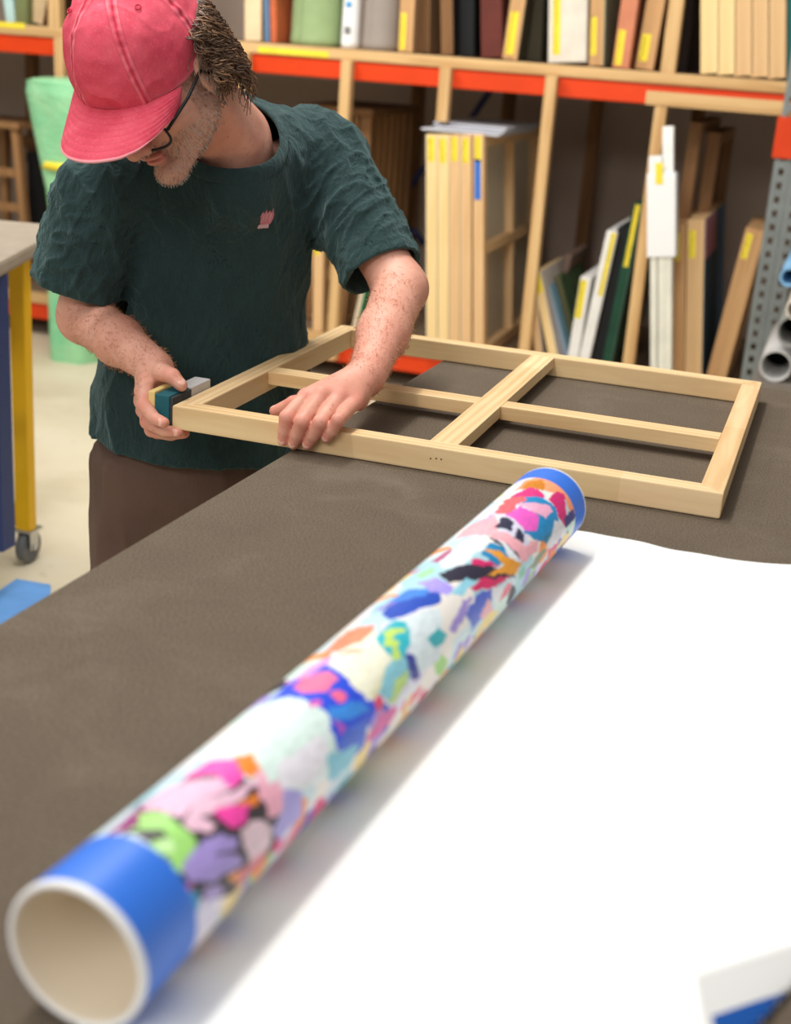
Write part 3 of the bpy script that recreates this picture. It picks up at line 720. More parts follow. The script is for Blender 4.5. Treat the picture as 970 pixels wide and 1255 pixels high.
# ------------------------------------------------------------------ t-shirt
neck_open = P(276, 172, 2.09)
def build_shirt():
    s = SDF()
    s.add(flat(chest + A_([0, 0, .03]), belly, .165, .167, FB, 0.74), 0.04)
    s.add(flat(belly, hips + A_([0, 0, -.03]), .167, .176, FB, 0.76), 0.04)
    s.add(flat(hips + A_([0, 0, .05]), hips + A_([0, 0, -.075]) + FB * .01, .165, .178, FB, .78), 0.03)
    s.add(cone(neck_b + A_([0, 0, -.022]) + FB * -.02, shL - SB * .015 + A_([0, 0, .004]), .066, .060), 0.04)
    s.add(cone(neck_b + A_([0, 0, -.03]) + FB * -.02, shR + SB * .015, .066, .058), 0.04)
    s.add(cone(neck_b + A_([0, 0, -.06]), chest, .085, .115), 0.05)
    hL = P(464, 326, 2.235); hR = P(95, 344, 2.185)
    s.add(cone(shL, hL, .066, .066), 0.03); s.add(cone(shR, hR, .066, .068), 0.03)
    aL = (hL - shL) / np.linalg.norm(hL - shL); aR = (hR - shR) / np.linalg.norm(hR - shR)
    nc = SB * .0 + FB * .30 + UB * .95; nc = nc / np.linalg.norm(nc)
    ncen = P(281, 158, 2.10)
    def folds(p):
        d = np.zeros(len(p))
        x = p @ SB; z = p[:, 2]; yy = p @ FB
        q = np.stack([x * 17 + z * 5, yy * 14, z * 3.6], 1)
        d += .0085 * vnoise(q)
        r = 1 - np.abs(vnoise(np.stack([x * 22 + z * 10, yy * 20, z * 6 - x * 6], 1) + 5.3)); d += .0065 * r ** 3
        r = 1 - np.abs(vnoise(np.stack([x * 38 - z * 22, yy * 30, z * 12], 1) + 1.1)); d += .0034 * r ** 4
        for h_, a_, sh in ((hL, aL, shL), (hR, aR, shR)):
            w_ = np.clip(1 - np.abs(np.linalg.norm(p - (h_ * .55 + sh * .45), axis=1)) / .16, 0, 1)
            t_ = (p - h_) @ a_
            r = 1 - np.abs(vnoise(np.stack([t_ * 52 + x * 20, x * 34 - z * 10, yy * 34], 1) + 2.2)); d += .0100 * w_ * (r ** 4)
            d += .0020 * w_ * vnoise(np.stack([t_ * 80, x * 60, yy * 60], 1))
        return d
    def post(p, d):
        if np.abs(d).min() > .05: return d
        rs_n = np.linalg.norm(p - ncen, axis=1); d = d - folds(p) * np.clip((rs_n - .085) / .06, 0, 1)
        tL, tR = (p - hL) @ aL, (p - hR) @ aR
        lL = np.linalg.norm(p - hL - tL[:, None] * aL, axis=1); lR = np.linalg.norm(p - hR - tR[:, None] * aR, axis=1)
        nearL = (lL < .105) & (tL > -.05) & (tL < .12); nearR = (lR < .088) & (tR > -.05) & (tR < .12)
        # hems: a slightly thicker band
        for t_, nr in ((tL, nearL), (tR, nearR)):
            d = d - np.where(nr & (t_ > -.012) & (t_ < .02), .0012, 0)
        k = (p - ncen) @ nc
        rad_ = np.linalg.norm((p - ncen) - k[:, None] * nc, axis=1)
        pass
        d = np.maximum(d, -(d + .0062))
        d = np.maximum(d, np.where(nearL, tL - .012, -1)); d = np.maximum(d, np.where(nearR, tR - .012, -1))
        hem = .772 + .006 * np.sin(p @ SB * 14 + 1.0) - .20 * (p - hips) @ (SB * .45 + FB * .9)
        hem = hem + 0.0
        d = np.maximum(d, np.where(np.linalg.norm((p - hips)[:, :2], axis=1) < .24, hem - p[:, 2], -1))
        # neck opening
        d = np.maximum(d, .090 - rs_n)
        d = np.maximum(d, np.where(rad_ < .13, k - .03, -1))
        return d
    pts = np.array([neck_b, shL, shR, hL, hR, hips, chest])
    V, F = surface(s, pts.min(0) - .20, pts.max(0) + .16, 0.0028, post)
    me = np_mesh('t_shirt', V, F)
    t = NT('green_jersey'); v = coords(t)
    n = noise(t, v, 5, 6, 0.6); c = ramp(t, n, [(0.3, srgb(32, 51, 52)), (0.7, srgb(42, 64, 63))])
    t.link(c, t.b.inputs['Base Color']); t.b.inputs['Roughness'].default_value = 0.85; t.b.inputs['Specular IOR Level'].default_value = 0.2
    t.b.inputs['Sheen Weight'].default_value = 0.4; t.b.inputs['Sheen Tint'].default_value = srgb(150, 180, 180)
    v2 = coords(t, (1, 1, 0.45)); fine = noise(t, v2, 45, 5, 0.6, 1.6)
    b1 = bump(t, fine, 0.8, 0.010)
    b2 = t.new('ShaderNodeBump'); b2.inputs['Strength'].default_value = 0.2; b2.inputs['Distance'].default_value = 0.0008
    t.link(noise(t, v, 700, 2), b2.inputs['Height']); t.link(b1.outputs[0], b2.inputs['Normal']); t.link(b2.outputs[0], t.b.inputs['Normal'])
    o = pput(link('t_shirt', me, t.m, None, True)); o['label'] = 'dark green crumpled short sleeved t-shirt'
    # ribbed collar following the neckline
    t1 = np.cross(nc, SB); t1 /= np.linalg.norm(t1); t0 = np.cross(t1, nc); nph = 96; rr_ = (.0815, .0835, .088, .093, .0975, .0995); G = np.zeros((nph, len(rr_), 3))
    for ir, r_ in enumerate(rr_):
        ths = np.linspace(-.9, 1.5, 160); TH_ = np.zeros(nph)
        for i in range(nph):
            ph_ = 2 * PI * i / nph; u_ = t0 * math.cos(ph_) + t1 * math.sin(ph_)
            q = ncen + r_ * (np.cos(ths)[:, None] * u_ - np.sin(ths)[:, None] * nc); dd = s.ev(q); k_ = np.nonzero(dd < .0)[0]
            TH_[i] = ths[k_[0]] if len(k_) else np.nan
        ok = ~np.isnan(TH_); TH_ = np.interp(np.arange(nph), np.nonzero(ok)[0], TH_[ok], period=nph)
        for _ in range(6): TH_ = (np.roll(TH_, 1) + 2 * TH_ + np.roll(TH_, -1)) / 4
        for i in range(nph):
            ph_ = 2 * PI * i / nph; u_ = t0 * math.cos(ph_) + t1 * math.sin(ph_)
            lift = .0012 + .0022 * math.sin(PI * ir / (len(rr_) - 1))
            q = ncen + r_ * (math.cos(TH_[i]) * u_ - math.sin(TH_[i]) * nc); G[i, ir] = q + nc * lift + u_ * lift * .5
    col_ = link('collar', grid_mesh('collar', G, nph, len(rr_), True), t.m, None, True); pput(col_, o); col_.matrix_parent_inverse = Matrix.Identity(4)
    sd = col_.modifiers.new('thickness', 'SOLIDIFY'); sd.thickness = .004; sd.offset = 0; ss = col_.modifiers.new('smooth', 'SUBSURF'); ss.levels = ss.render_levels = 1
    return o, V, F
shirt, SV, SF = build_shirt()
# small pink emblem on the chest
bvh = BVHTree.FromPolygons([Vector(x) for x in SV.tolist()], SF.tolist())
def emblem():
    c = P(326, 268, 1.9); c2 = P(326, 268, 2.3); dr = Vector(c2 - c).normalized()
    hit = bvh.ray_cast(Vector(c - np.array(dr) * .4), dr)[0]
    if hit is None: return
    X_ = Vector(SB); Z_ = Vector((0, 0, 1)); nn = 26; W, Hh = .0165, .0165; V, F, MI = [], [], []; ok = {}
    for i in range(nn):
        for j in range(nn):
            a, b = (i / (nn - 1) * 2 - 1), (j / (nn - 1) * 2 - 1)
            o_ = hit + X_ * a * W + Z_ * b * Hh + Vector(FB) * .05
            h_ = bvh.ray_cast(o_, -Vector(FB))[0]
            V.append(tuple((h_ or (hit)) + Vector(FB) * .0012))
    def inside(a, b):
        if b < -.62: return -0.55 < a + .25 < .75 or False
        if b > .25:   # tulip petals
            return any(abs(a - x) < .30 * (1 - (b - .25) / (h_ - .25)) ** .6 for x, h_ in ((-.62, .78), (-.2, .92), (.25, .85), (.68, 1.0)) if b < h_)
        return abs(a - .05) < .62 + .22 * (b + .62) / .87
    for i in range(nn - 1):
        for j in range(nn - 1):
            a, b = ((i + .5) / (nn - 1) * 2 - 1), ((j + .5) / (nn - 1) * 2 - 1)
            if inside(a, b):
                q = i * nn + j; F.append((q, q + nn, q + nn + 1, q + 1))
                MI.append(1 if (b < -.62 or (b > -.3 and min(abs(a + .4), abs(a - .02), abs(a - .45)) < .045)) else 0)
    me = bpy.data.meshes.new('emblem'); me.from_pydata(V, [], F); me.update()
    o = link('emblem', me, [plain('pink_print', srgb(214, 138, 152), 0.8, 0.05, bmp=0), plain('pale_print', srgb(226, 190, 196), 0.8, 0.03, bmp=0)])
    me.polygons.foreach_set('material_index', MI)
    pput(o, shirt); o.matrix_parent_inverse = Matrix.Identity(4); o['label'] = 'small pink emblem on the chest'
emblem()

# ------------------------------------------------------------------ trousers and shoes
def build_trousers():
    s = SDF()
    hR_ = hips - SB * .085 + A_([0, 0, -.05]); hL_ = hips + SB * .085 + A_([0, 0, -.05])
    fR = hips - SB * .125 + FB * -.03; fL = hips + SB * .12 + FB * -.09
    kR = hR_ * .45 + fR * .55; kR[2] = .46; kL = hL_ * .45 + fL * .55; kL[2] = .46
    kR = kR + FB * .03; kL = kL + FB * .03
    fR[2] = .07; fL[2] = .07
    s.add(flat(hips + A_([0, 0, .06]), hips + A_([0, 0, -.06]), .140, .152, FB, .78), .03)
    for h_, k_, f_ in ((hR_, kR, fR), (hL_, kL, fL)):
        s.add(cone(h_, k_, .095, .075), .02); s.add(cone(k_, f_, .075, .068), .02)
    def post(p, d):
        z = p[:, 2]
        r = 1 - np.abs(vnoise(np.stack([p[:, 0] * 20, p[:, 1] * 20, z * 7], 1)))
        d = d - .006 * r ** 3 - .005 * vnoise(np.stack([p[:, 0] * 9, p[:, 1] * 9, z * 16], 1))
        return np.maximum(d, .075 - z)
    pts = np.array([hips, fR, fL]); V, F = surface(s, pts.min(0) - .2, pts.max(0) + A_([.2, .2, .1]), .006, post)
    t = NT('brown_cotton'); v = coords(t); n = noise(t, v, 6, 6, 0.6)
    t.link(ramp(t, n, [(0.3, srgb(74, 52, 42)), (0.7, srgb(92, 68, 56))]), t.b.inputs['Base Color']); t.b.inputs['Roughness'].default_value = 0.8
    bump(t, noise(t, coords(t, (1, 1, .4)), 30, 5, .6, 1), .4, .004)
    tr = pput(link('trousers', np_mesh('trousers', V, F), t.m, None, True)); tr['label'] = 'brown cotton work trousers'
    for f_ in (fR, fL):
        s = SDF(); c = f_.copy(); c[2] = .0
        s.add(ell(c + FB * .05 + UB * .04, (.05, .135, .042), np.stack([SB, FB, UB], 1)), .02)
        s.add(ell(c - FB * .01 + UB * .075, (.045, .06, .05), np.stack([SB, FB, UB], 1)), .02)
        V, F = surface(s, c - .22, c + A_([.22, .22, .2]), .006, lambda p, d: np.maximum(d, .012 - p[:, 2]))
        sh = pput(link('shoe', np_mesh('shoe', V, F), plain('black_leather', srgb(34, 32, 32), .5), None, True))
        m = MB(); q = []
        for i in range(28):
            a = 2 * PI * i / 28; w_ = .052 * math.cos(a) * (1 + .1 * math.sin(a)); l_ = .14 * math.sin(a) + .05
            pt = c + SB * w_ + FB * l_; q.append((pt[0], pt[1]))
        so = m.prism(q, 0.0, .02, .003).build('sole', plain('rubber_sole', srgb(200, 196, 188), .8)); so.parent = sh; 
        so.matrix_parent_inverse = Matrix.Identity(4); 
        so.parent = None; pput(so, sh); so.matrix_parent_inverse = Matrix.Identity(4)
build_trousers()

# ------------------------------------------------------------------ pink cap
CT = Matrix.Rotation(math.radians(-6), 3, 'X')
CTn = np.array(CT)
CAPO = A_([0, -.006, .030])
fc = RM @ A_([-.23, .80, -.55]); uc = RM @ A_([-.22, -.54, -.81]); fc /= np.linalg.norm(fc); uc -= fc * (uc @ fc); uc /= np.linalg.norm(uc)
lc = np.cross(fc, uc); lc = lc if lc @ (RM @ A_([1, 0, 0])) > 0 else -lc
CM = np.stack([lc, fc, uc], 1); CAP0 = P(176, 73, 1.945)
def capw(p):     # cap-local -> world
    p = np.asarray(p, float)
    return CAP0 + (p * 1.12) @ CM.T
t = NT('washed_pink_cotton'); v = coords(t)
n = noise(t, v, 16, 8, 0.7); c = ramp(t, n, [(0.3, srgb(206, 64, 86)), (0.6, srgb(224, 90, 108)), (0.8, srgb(234, 116, 130))])
n2 = noise(t, v, 240, 3, 0.7); c = mix(t, c, srgb(240, 150, 160), ramp(t, n2, [(0.55, (0, 0, 0, 1)), (0.8, (.35, .35, .35, 1))]))
at = t.new('ShaderNodeAttribute'); at.attribute_name = 'worn'; c = mix(t, c, srgb(246, 176, 182), at.outputs['Fac'])
at = t.new('ShaderNodeAttribute'); at.attribute_name = 'seam'; c = mix(t, c, srgb(186, 40, 66), at.outputs['Fac'])
t.link(c, t.b.inputs['Base Color']); t.b.inputs['Roughness'].default_value = 0.85; t.b.inputs['Specular IOR Level'].default_value = 0.2
bump(t, n2, 0.3, 0.001); M_CAP = t.m
def crown_pt(az, el):
    """az 0 = front, positive to his left; el 0 = band, 90 = button (arrays, radians)"""
    ce, se = np.cos(el), np.sin(el)
    ry = np.where(np.cos(az) > 0, .110, .112)
    e = ce ** .82; z = .118 * se ** .92
    x = np.sin(az) * .087 * e; y = np.cos(az) * ry * e
    y = y + .012 * np.sin(el) * np.cos(az) * np.where(np.cos(az) > 0, 1, .3) * ce * 2
    z = z - .004 * np.cos(az) * 0 
    return np.stack([x, y, z], -1)
na, ne = 420, 130
az = np.linspace(-PI, PI, na, endpoint=False); el = np.linspace(0, PI / 2 * .995, ne)
AZ, EL = np.meshgrid(az, el, indexing='ij')
pc = crown_pt(AZ, EL); g = np.cos(EL)
ph = ((AZ + math.radians(30)) / (PI / 3)); ds = np.abs(ph - np.round(ph)) * (PI / 3) * .095 * g        # metres to the nearest seam
nrm = pc / np.linalg.norm(pc, axis=-1, keepdims=True)
disp = .0011 * np.exp(-(ds / .0065) ** 4) - .0012 * np.exp(-(ds / .0010) ** 2)
pk = pc.reshape(-1, 3)
fold = (.0030 * vnoise(pk * 26 + 3) + .0022 * (1 - np.abs(vnoise(pk * np.array([34, 34, 20]) + 8))) ** 3 + .0008 * vnoise(pk * 90)).reshape(na, ne)
disp = disp + fold + .0016 * np.exp(-(ds / .006) ** 4) * vnoise(pk * 130).reshape(na, ne)
back = np.clip((np.abs(AZ) - 2.5) / .25, 0, 1) * np.clip((.50 - EL) / .1, 0, 1)
pc = pc + nrm * disp[..., None]
V = capw(pc.reshape(-1, 3)); me = grid_mesh('cap_crown', V, na, ne, True)
# strap opening at the back
bm = bmesh.new(); bm.from_mesh(me); bm.verts.ensure_lookup_table(); AZf, ELf = AZ.ravel(), EL.ravel()
dele = [bm.verts[i] for i in np.nonzero((((PI - np.abs(AZf)) / .42) ** 2 + ((ELf - .20) / .42) ** 2 < 1) & (ELf > .12))[0]]
seamv = np.clip(np.exp(-(ds / .0013) ** 2) * .8 + .35 * np.exp(-((ds - .0062) / .0008) ** 2), 0, 1).ravel()
wornv = (.55 * np.exp(-((ds - .0042) / .0016) ** 2) * (.5 + .5 * vnoise(pk * 60).reshape(na, ne)) + .25 * np.exp(-(EL / .03) ** 2)).ravel()
attr(me, 'seam', seamv); attr(me, 'worn', np.clip(wornv, 0, 1)); bm.free()
bm = bmesh.new(); bm.from_mesh(me); bm.verts.ensure_lookup_table()
bmesh.ops.delete(bm, geom=[bm.verts[v_.index] if False else bm.verts[i] for i in np.nonzero((((PI - np.abs(AZf)) / .42) ** 2 + ((ELf - .20) / .42) ** 2 < 1) & (ELf > .12))[0]], context='VERTS')
bm.to_mesh(me); bm.free()
cap = pput(link('cap', me, M_CAP, None, True)); cap['label'] = 'faded pink cotton baseball cap'
sol = cap.modifiers.new('thickness', 'SOLIDIFY'); sol.thickness = .0018; sol.offset = -1
def cput(o): 
    o.parent = cap; o.matrix_parent_inverse = Matrix.Identity(4); return o
# bill
nb1, nb2 = 110, 44
aa = np.linspace(-1.18, 1.02, nb1); rr = np.linspace(0, 1, nb2)
Aa, Rr = np.meshgrid(aa, rr, indexing='ij')
OFF = 0.0; base = crown_pt(Aa, np.zeros_like(Aa)); bx_, by_ = base[..., 0].copy(), base[..., 1].copy()
base[..., 0] = bx_ * math.cos(OFF) - by_ * math.sin(OFF); base[..., 1] = bx_ * math.sin(OFF) + by_ * math.cos(OFF)
L_ = .068 * (1 - np.abs(Aa / np.where(Aa < 0, 1.21, 1.05)) ** np.where(Aa < 0, 7, 5)) + .003
outx = base[..., 0] * (1 + .06 * Rr * np.where(Aa < 0, 1, -1))
outy = base[..., 1] + L_ * Rr * 1.0 + .012 * Rr * (1 - (Aa / 1.2) ** 2)
outz = .004 - .014 * Rr ** 1.3 - 3.8 * np.clip(np.abs(outx), 0, 1) ** 2 * (.35 + .65 * Rr) * .62
tp = np.stack([outx * math.cos(OFF) + outy * math.sin(OFF), -outx * math.sin(OFF) + outy * math.cos(OFF), outz], -1)
rows = .00035 * np.cos(Rr * 2 * PI * 8) * (Rr > .08); tp[..., 2] += rows + .0006 * vnoise(tp.reshape(-1, 3) * 60).reshape(nb1, nb2)
me = grid_mesh('bill', capw(tp.reshape(-1, 3)), nb1, nb2)
attr(me, 'worn', np.clip((Rr - .955) / .03, 0, 1).ravel() * .85 + (.9 * ((Aa < -1.16) | (Aa > 1.0))).ravel() * .5)
attr(me, 'seam', np.clip(.22 * (np.cos(Rr * 2 * PI * 8) < -.8) * (Rr > .1), 0, 1).ravel() + .5 * (Rr < .02).ravel())
bo = cput(link('bill', me, M_CAP, None, True)); so_ = bo.modifiers.new('thickness', 'SOLIDIFY'); so_.thickness = .003; so_.offset = -1
so_.use_rim = True
m = MB(); q = capw([[0, 0, .1185]])[0]; R3 = Matrix([list(r) for r in HM]); m.sphere(q, .0075, (1, 1, .5), 16, rot=Matrix([list(r) for r in CM]))
cput(m.build('button', M_CAP, None, True))
m = MB()
for k in range(6):
    a0 = k * PI / 3; c0 = crown_pt(A_([a0]), A_([.98]))[0]; nn_ = c0 / np.linalg.norm(c0); c0 = c0 + nn_ * .0022
    t1 = np.cross(nn_, [0, 0, 1.]); t1 /= np.linalg.norm(t1); t2_ = np.cross(nn_, t1)
    ring = [capw([c0 + (t1 * math.cos(b) + t2_ * math.sin(b)) * .0032])[0] for b in np.linspace(0, 2 * PI, 14, endpoint=False)]
    cput(MB().tube(ring, .0012, 8, closed=True).build('eyelet', plain('eyelet_thread', srgb(196, 52, 76), .7, bmp=0), None, True))
m = MB()
for k in range(7):
    a0 = PI - .36 + .02 * k; pts_ = []
    for j in range(9):
        e_ = j / 8; c0 = crown_pt(A_([-(a0 - .1 * math.sin(e_ * 5 + k)) * -1]), A_([.28 + .035 * k]))[0]
        pts_.append(capw([c0 * (1.02 + .035 * math.sin(e_ * PI)) + A_([.016 * e_, -.002, .004 * math.sin(e_ * 7 + k)])])[0])
    m.tube(pts_, .0013, 6)
cput(m.build('strap_threads', plain('white_thread', srgb(222, 216, 210), .8, bmp=0), None, True))

# ------------------------------------------------------------------ hair, beard, glasses
def hair():
    base = SDF()
    m = MB(); rs = random.Random(5)
    for i in range(900):
        a0 = rs.choice((1, 1, 1, -1)) * rs.uniform(1.55, 3.14); z0 = rs.uniform(-.035, .055)
        c0 = crown_pt(A_([a0]), A_([0.0]))[0] * A_([.93, .93, 1]) + CAPO; c0[2] = z0
        if abs(a0) < 1.9: c0[2] = max(z0, 0.0)
        d = A_([math.sin(a0), math.cos(a0), 0.0]); L = rs.uniform(.034, .066) * (1.0 if abs(a0) > 1.9 else .8)
        ph_, fr_ = rs.uniform(0, 6.3), rs.uniform(2.0, 3.6); am = rs.uniform(.006, .013); nseg = 11; pts_ = []
        g_ = (HM.T @ A_([0, 0, -1.0]))
        sw = rs.uniform(-.3, .3); tg = A_([math.cos(a0), -math.sin(a0), 0]) 
        for j in range(nseg):
            e = j / (nseg - 1)
            q = c0 + d * (.004 + .006 * e + .008 * math.sin(e * 3)) + A_([0, -.15, -.55]) * L * e + g_ * L * .75 * e * e
            q = q + tg * (am * math.sin(fr_ * e * 3 + ph_) * (.4 + e) + sw * L * e) + d * am * .8 * math.cos(fr_ * e * 3 + ph_) * e
            pts_.append(hd(*q))
        m.tube(pts_, lambda e: .0012 * (1 - .55 * e), 5, mi=0 if rs.random() < .68 else 1, cap=False)
    t = [plain('brown_hair', srgb(84, 60, 42), .45, .25, 60, bmp=0, spec=.5), plain('light_brown_hair', srgb(142, 106, 76), .45, .25, 60, bmp=0, spec=.5)]
    o = pput(m.build('hair', t, None, True)); o['label'] = 'curly brown hair under the cap'
    s = SDF(); s.add(hell((0, -.018, .030), (.083, .103, .070)), .01)
    V, F = surface(s, H0 - .17, H0 + .17, .003, lambda p, d: np.maximum(d - .003 * vnoise(p * 60), np.maximum(((p - H0) @ HM[:, 2]) - .06, ((p - H0) @ HM[:, 1]) * 1.0 + .012 - .55 * np.abs((p - H0) @ HM[:, 2] + .0) * 0)))
    hb = link('hair_mass', np_mesh('hair_mass', V, F), MC[('brown_hair',)], None, True); pput(hb, o); hb.matrix_parent_inverse = Matrix.Identity(4)
hair()
def beard():
    m = MB(); rs = random.Random(9)
    me = bpy.data.objects['body'].data; st = np.zeros(len(me.vertices), np.float32); me.attributes['stubble'].data.foreach_get('value', st)
    nr = np.zeros(len(me.vertices) * 3, np.float32); me.vertices.foreach_get('normal', nr); nr = nr.reshape(-1, 3)
    idx = np.nonzero(st > .6)[0]; rng = np.random.default_rng(2); idx = rng.choice(idx, min(len(idx), 3200), replace=False)
    dn = HM @ A_([0, .25, -1.0])
    for i in idx:
        p = BV[i]; n_ = nr[i]; L = rs.uniform(.002, .005); d = n_ * .75 + dn * .6 + rng.normal(size=3) * .25; d /= np.linalg.norm(d)
        m.tube([p - n_ * .0005, p + d * L * .5, p + d * L + dn * L * .2], 0.00030, 3, mi=rs.choice((0, 1, 1)), cap=False)
    o = pput(m.build('beard', [plain('brown_stubble', srgb(134, 106, 84), .6, .2, bmp=0), plain('grey_stubble', srgb(206, 194, 182), .6, .1, bmp=0)], None, True)); o['label'] = 'short greying beard'
beard()
def arm_hair():
    m = MB(); rng = np.random.default_rng(4)
    me = bpy.data.objects['body'].data; nr = np.zeros(len(me.vertices) * 3, np.float32); me.vertices.foreach_get('normal', nr); nr = nr.reshape(-1, 3)
    for e_, w_ in ((elL, wrL), (elR, wrR)):
        ba = w_ - e_; h = ((BV - e_) @ ba) / (ba @ ba); dd = np.linalg.norm(BV - e_ - h[:, None] * ba, axis=1)
        idx = np.nonzero((h > .1) & (h < 1.1) & (dd < .06))[0]; idx = rng.choice(idx, 1500, replace=False); ba = ba / np.linalg.norm(ba)
        for i in idx:
            p = BV[i]; n_ = nr[i]; L = rng.uniform(.004, .010); d = n_ * .35 + ba * .8 + rng.normal(size=3) * .35; d /= np.linalg.norm(d)
            m.tube([p - n_ * .0005, p + d * L * .6 + n_ * .0006, p + d * L], .00022, 3, cap=False)
    pput(m.build('arm_hair', plain('sandy_hair', srgb(184, 132, 96), .5, .2, bmp=0), None, True))
arm_hair()
gl = pput(empty('glasses')); gl.matrix_parent_inverse = Matrix.Translation(-Vector(person.location)); gl['label'] = 'thin black framed glasses'
TM = []
for sg in (1, -1):
    m = MB(); m.tube([hd(.080 * sg, -.006, -.012), hd(.081 * sg, .008, .004), hd(.078 * sg, .05, -.006), hd(.064 * sg, .100, -.016)], .0024, 8); TM.append(m)
def gput(o): o.parent = gl; o.matrix_parent_inverse = Matrix.Identity(4); return o
[gput(q.build('temple', M_BLACK, None, True)) for q in TM]
m = MB()
for sg in (1, -1):
    c0 = A_([.034 * sg, .108, -.020]); pts_ = []
    for b in np.linspace(0, 2 * PI, 28, endpoint=False):
        x = .027 * np.sign(math.cos(b)) * abs(math.cos(b)) ** .7; z = .018 * np.sign(math.sin(b)) * abs(math.sin(b)) ** .7
        pts_.append(hd(c0[0] + x, c0[1] - .010 * ((abs(c0[0] + x)) / .07) ** 2, c0[2] + z))
    m.tube(pts_, .0021, 8, closed=True)
m.tube([hd(-.007, .1085, -.012), hd(0, .1115, -.010), hd(.007, .1085, -.012)], .0019, 8)
gput(m.build('rims', M_BLACK, None, True))
t = NT('clear_lens'); t.b.inputs['Transmission Weight'].default_value = 1; t.b.inputs['Roughness'].default_value = 0.02; t.b.inputs['IOR'].default_value = 1.05
t.b.inputs['Base Color'].default_value = (1, 1, 1, 1)
for sg in (1, -1):
    m = MB(); V_ = []
    for b in np.linspace(0, 2 * PI, 28, endpoint=False):
        x = .027 * np.sign(math.cos(b)) * abs(math.cos(b)) ** .7; z = .018 * np.sign(math.sin(b)) * abs(math.sin(b)) ** .7
        V_.append(m.bm.verts.new(hd(.034 * sg + x, .108 - .010 * ((abs(.034 * sg + x)) / .07) ** 2, -.020 + z)))
    m.bm.faces.new(V_); gput(m.build('lens', t.m))
# ------------------------------------------------------------------ sanding block in his right hand
bp = A_([-.937, 1.700, .897])
sb = tag(empty('sanding_block', (bp[0], bp[1], bp[2])), 'teal and yellow sanding block gripped against the frame corner', 'sanding block')
def sbp(mb, name, mat):
    o = mb.build(name, mat, sb); o.matrix_parent_inverse = Matrix.Translation(-sb.location); return o
sbp(MB().box((-.902, 1.690, .900), (-.8785, 1.750, .948), .002), 'body', plain('teal_foam', srgb(30, 92, 102), .7, .05))
sbp(MB().box((-.9135, 1.691, .903), (-.9025, 1.750, .951), .002), 'backing', plain('yellow_wood', srgb(226, 200, 130), .6, .05))
sbp(MB().box((-.8780, 1.691, .901), (-.8730, 1.750, .946), .001), 'abrasive_sheet', plain('grey_abrasive', srgb(60, 62, 64), .95, .15, 200))
sbp(MB().box((-.900, 1.7505, .902), (-.8735, 1.815, .9485), .002), 'paper_wrap', plain('pale_grey_paper', srgb(196, 194, 192), .8, .06, 30))
# ------------------------------------------------------------------ storage rack behind the man
YR, DK, UK = 5.5, 0.205, 1.408      # rack front plane, lower and upper deck heights
M_DARKDECK = plain('grey_board', srgb(120, 98, 76), .85, .08)
rk = tag(empty('storage_rack', (-1.9, YR, 0)), 'long storage rack with orange beams and pale timber deck edges behind the man', 'shelving')
def rp(mb, name, mat, label=None, smooth=False): return part(mb, name, mat, rk, smooth, label)
X0, X1 = -5.6, 0.9
for zb in (0.085, 1.285, 2.50):  # topmost level lies out of view, added to shade the upper shelf
    b = MB().box((X0, YR, zb), (X1, YR + .045, zb + .075), .004); b.box((X0, YR + .046, zb + .02), (X1, YR + .052, zb + .05))
    rp(b, 'beam', M_ORANGE, 'orange painted steel beam')
    rp(MB().box((X0, YR - .012, zb + .077), (X1, YR + .05, zb + .120), .003), 'deck_edge', dull('X'), 'pale timber deck edge')
    rp(MB().box((X0, YR + .052, zb + .080), (X1, YR + 1.15, zb + .117)), 'deck', M_DARKDECK)
rp(MB().box((-0.80, YR - .052, 1.283), (X1, YR - .014, 1.335), .003), 'support_rail', dull('X'), 'short pale timber rail under the deck edge')
for u, v in ((75, 70), (425, 100), (545, 115), (675, 115), (810, 140), (300, 80)):
    p = ony(u, v, YR - .03); rp(MB().box((p[0] - .023, YR - .050, .10 if u != 545 else 1.152), (p[0] + .023, YR - .002, 1.362 if u != 810 else 1.281), .003), 'front_post', dull('Z'))
for u in (40, 512, 624, 732, 858, 250):
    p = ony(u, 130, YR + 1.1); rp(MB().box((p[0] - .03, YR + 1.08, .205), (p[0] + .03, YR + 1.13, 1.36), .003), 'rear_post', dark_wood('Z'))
for u in (66, 822):
    p = ony(u, 60, YR - .01); rp(MB().box((p[0] - .028, YR - .010, 1.405), (p[0] + .028, YR + .04, 2.49), .003), 'upper_post', dull('Z'))
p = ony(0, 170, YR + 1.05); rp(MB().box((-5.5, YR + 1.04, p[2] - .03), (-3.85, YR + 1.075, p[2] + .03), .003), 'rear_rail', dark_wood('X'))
# perforated steel uprights
def upright(xc):
    m = MB(); w_, y0 = .060, YR - .06
    for s_ in (0, 1):
        xa = xc + s_ * (w_ + .006)
        m.box((xa, y0, 0.0), (xa + .020, y0 + .003, 2.9)); m.box((xa + .040, y0, 0.0), (xa + w_, y0 + .003, 2.9))
        z = 0.0
        while z < 2.85:
            m.box((xa + .0195, y0, z), (xa + .0405, y0 + .003, z + .028)); z += .052
    m.box((xc, y0 + .003, 0), (xc + .003, y0 + .075, 2.9)); m.box((xc + 2 * w_ + .003, y0 + .003, 0), (xc + 2 * w_ + .006, y0 + .075, 2.9))
    m.box((xc + w_ - .001, y0 + .003, 0), (xc + w_ + .007, y0 + .03, 2.9)); m.box((xc - .02, y0 - .02, 0), (xc + .15, y0 + .1, .006))
    rp(m, 'steel_upright', M_STEEL, 'grey perforated steel upright')
    rp(MB().box((xc - .012, y0 - .012, 1.13), (xc + .132, y0 - .001, 1.281), .003), 'beam_connector', M_ORANGE)
p = ony(929, 330, YR - .06); upright(p[0])
upright(-4.6)

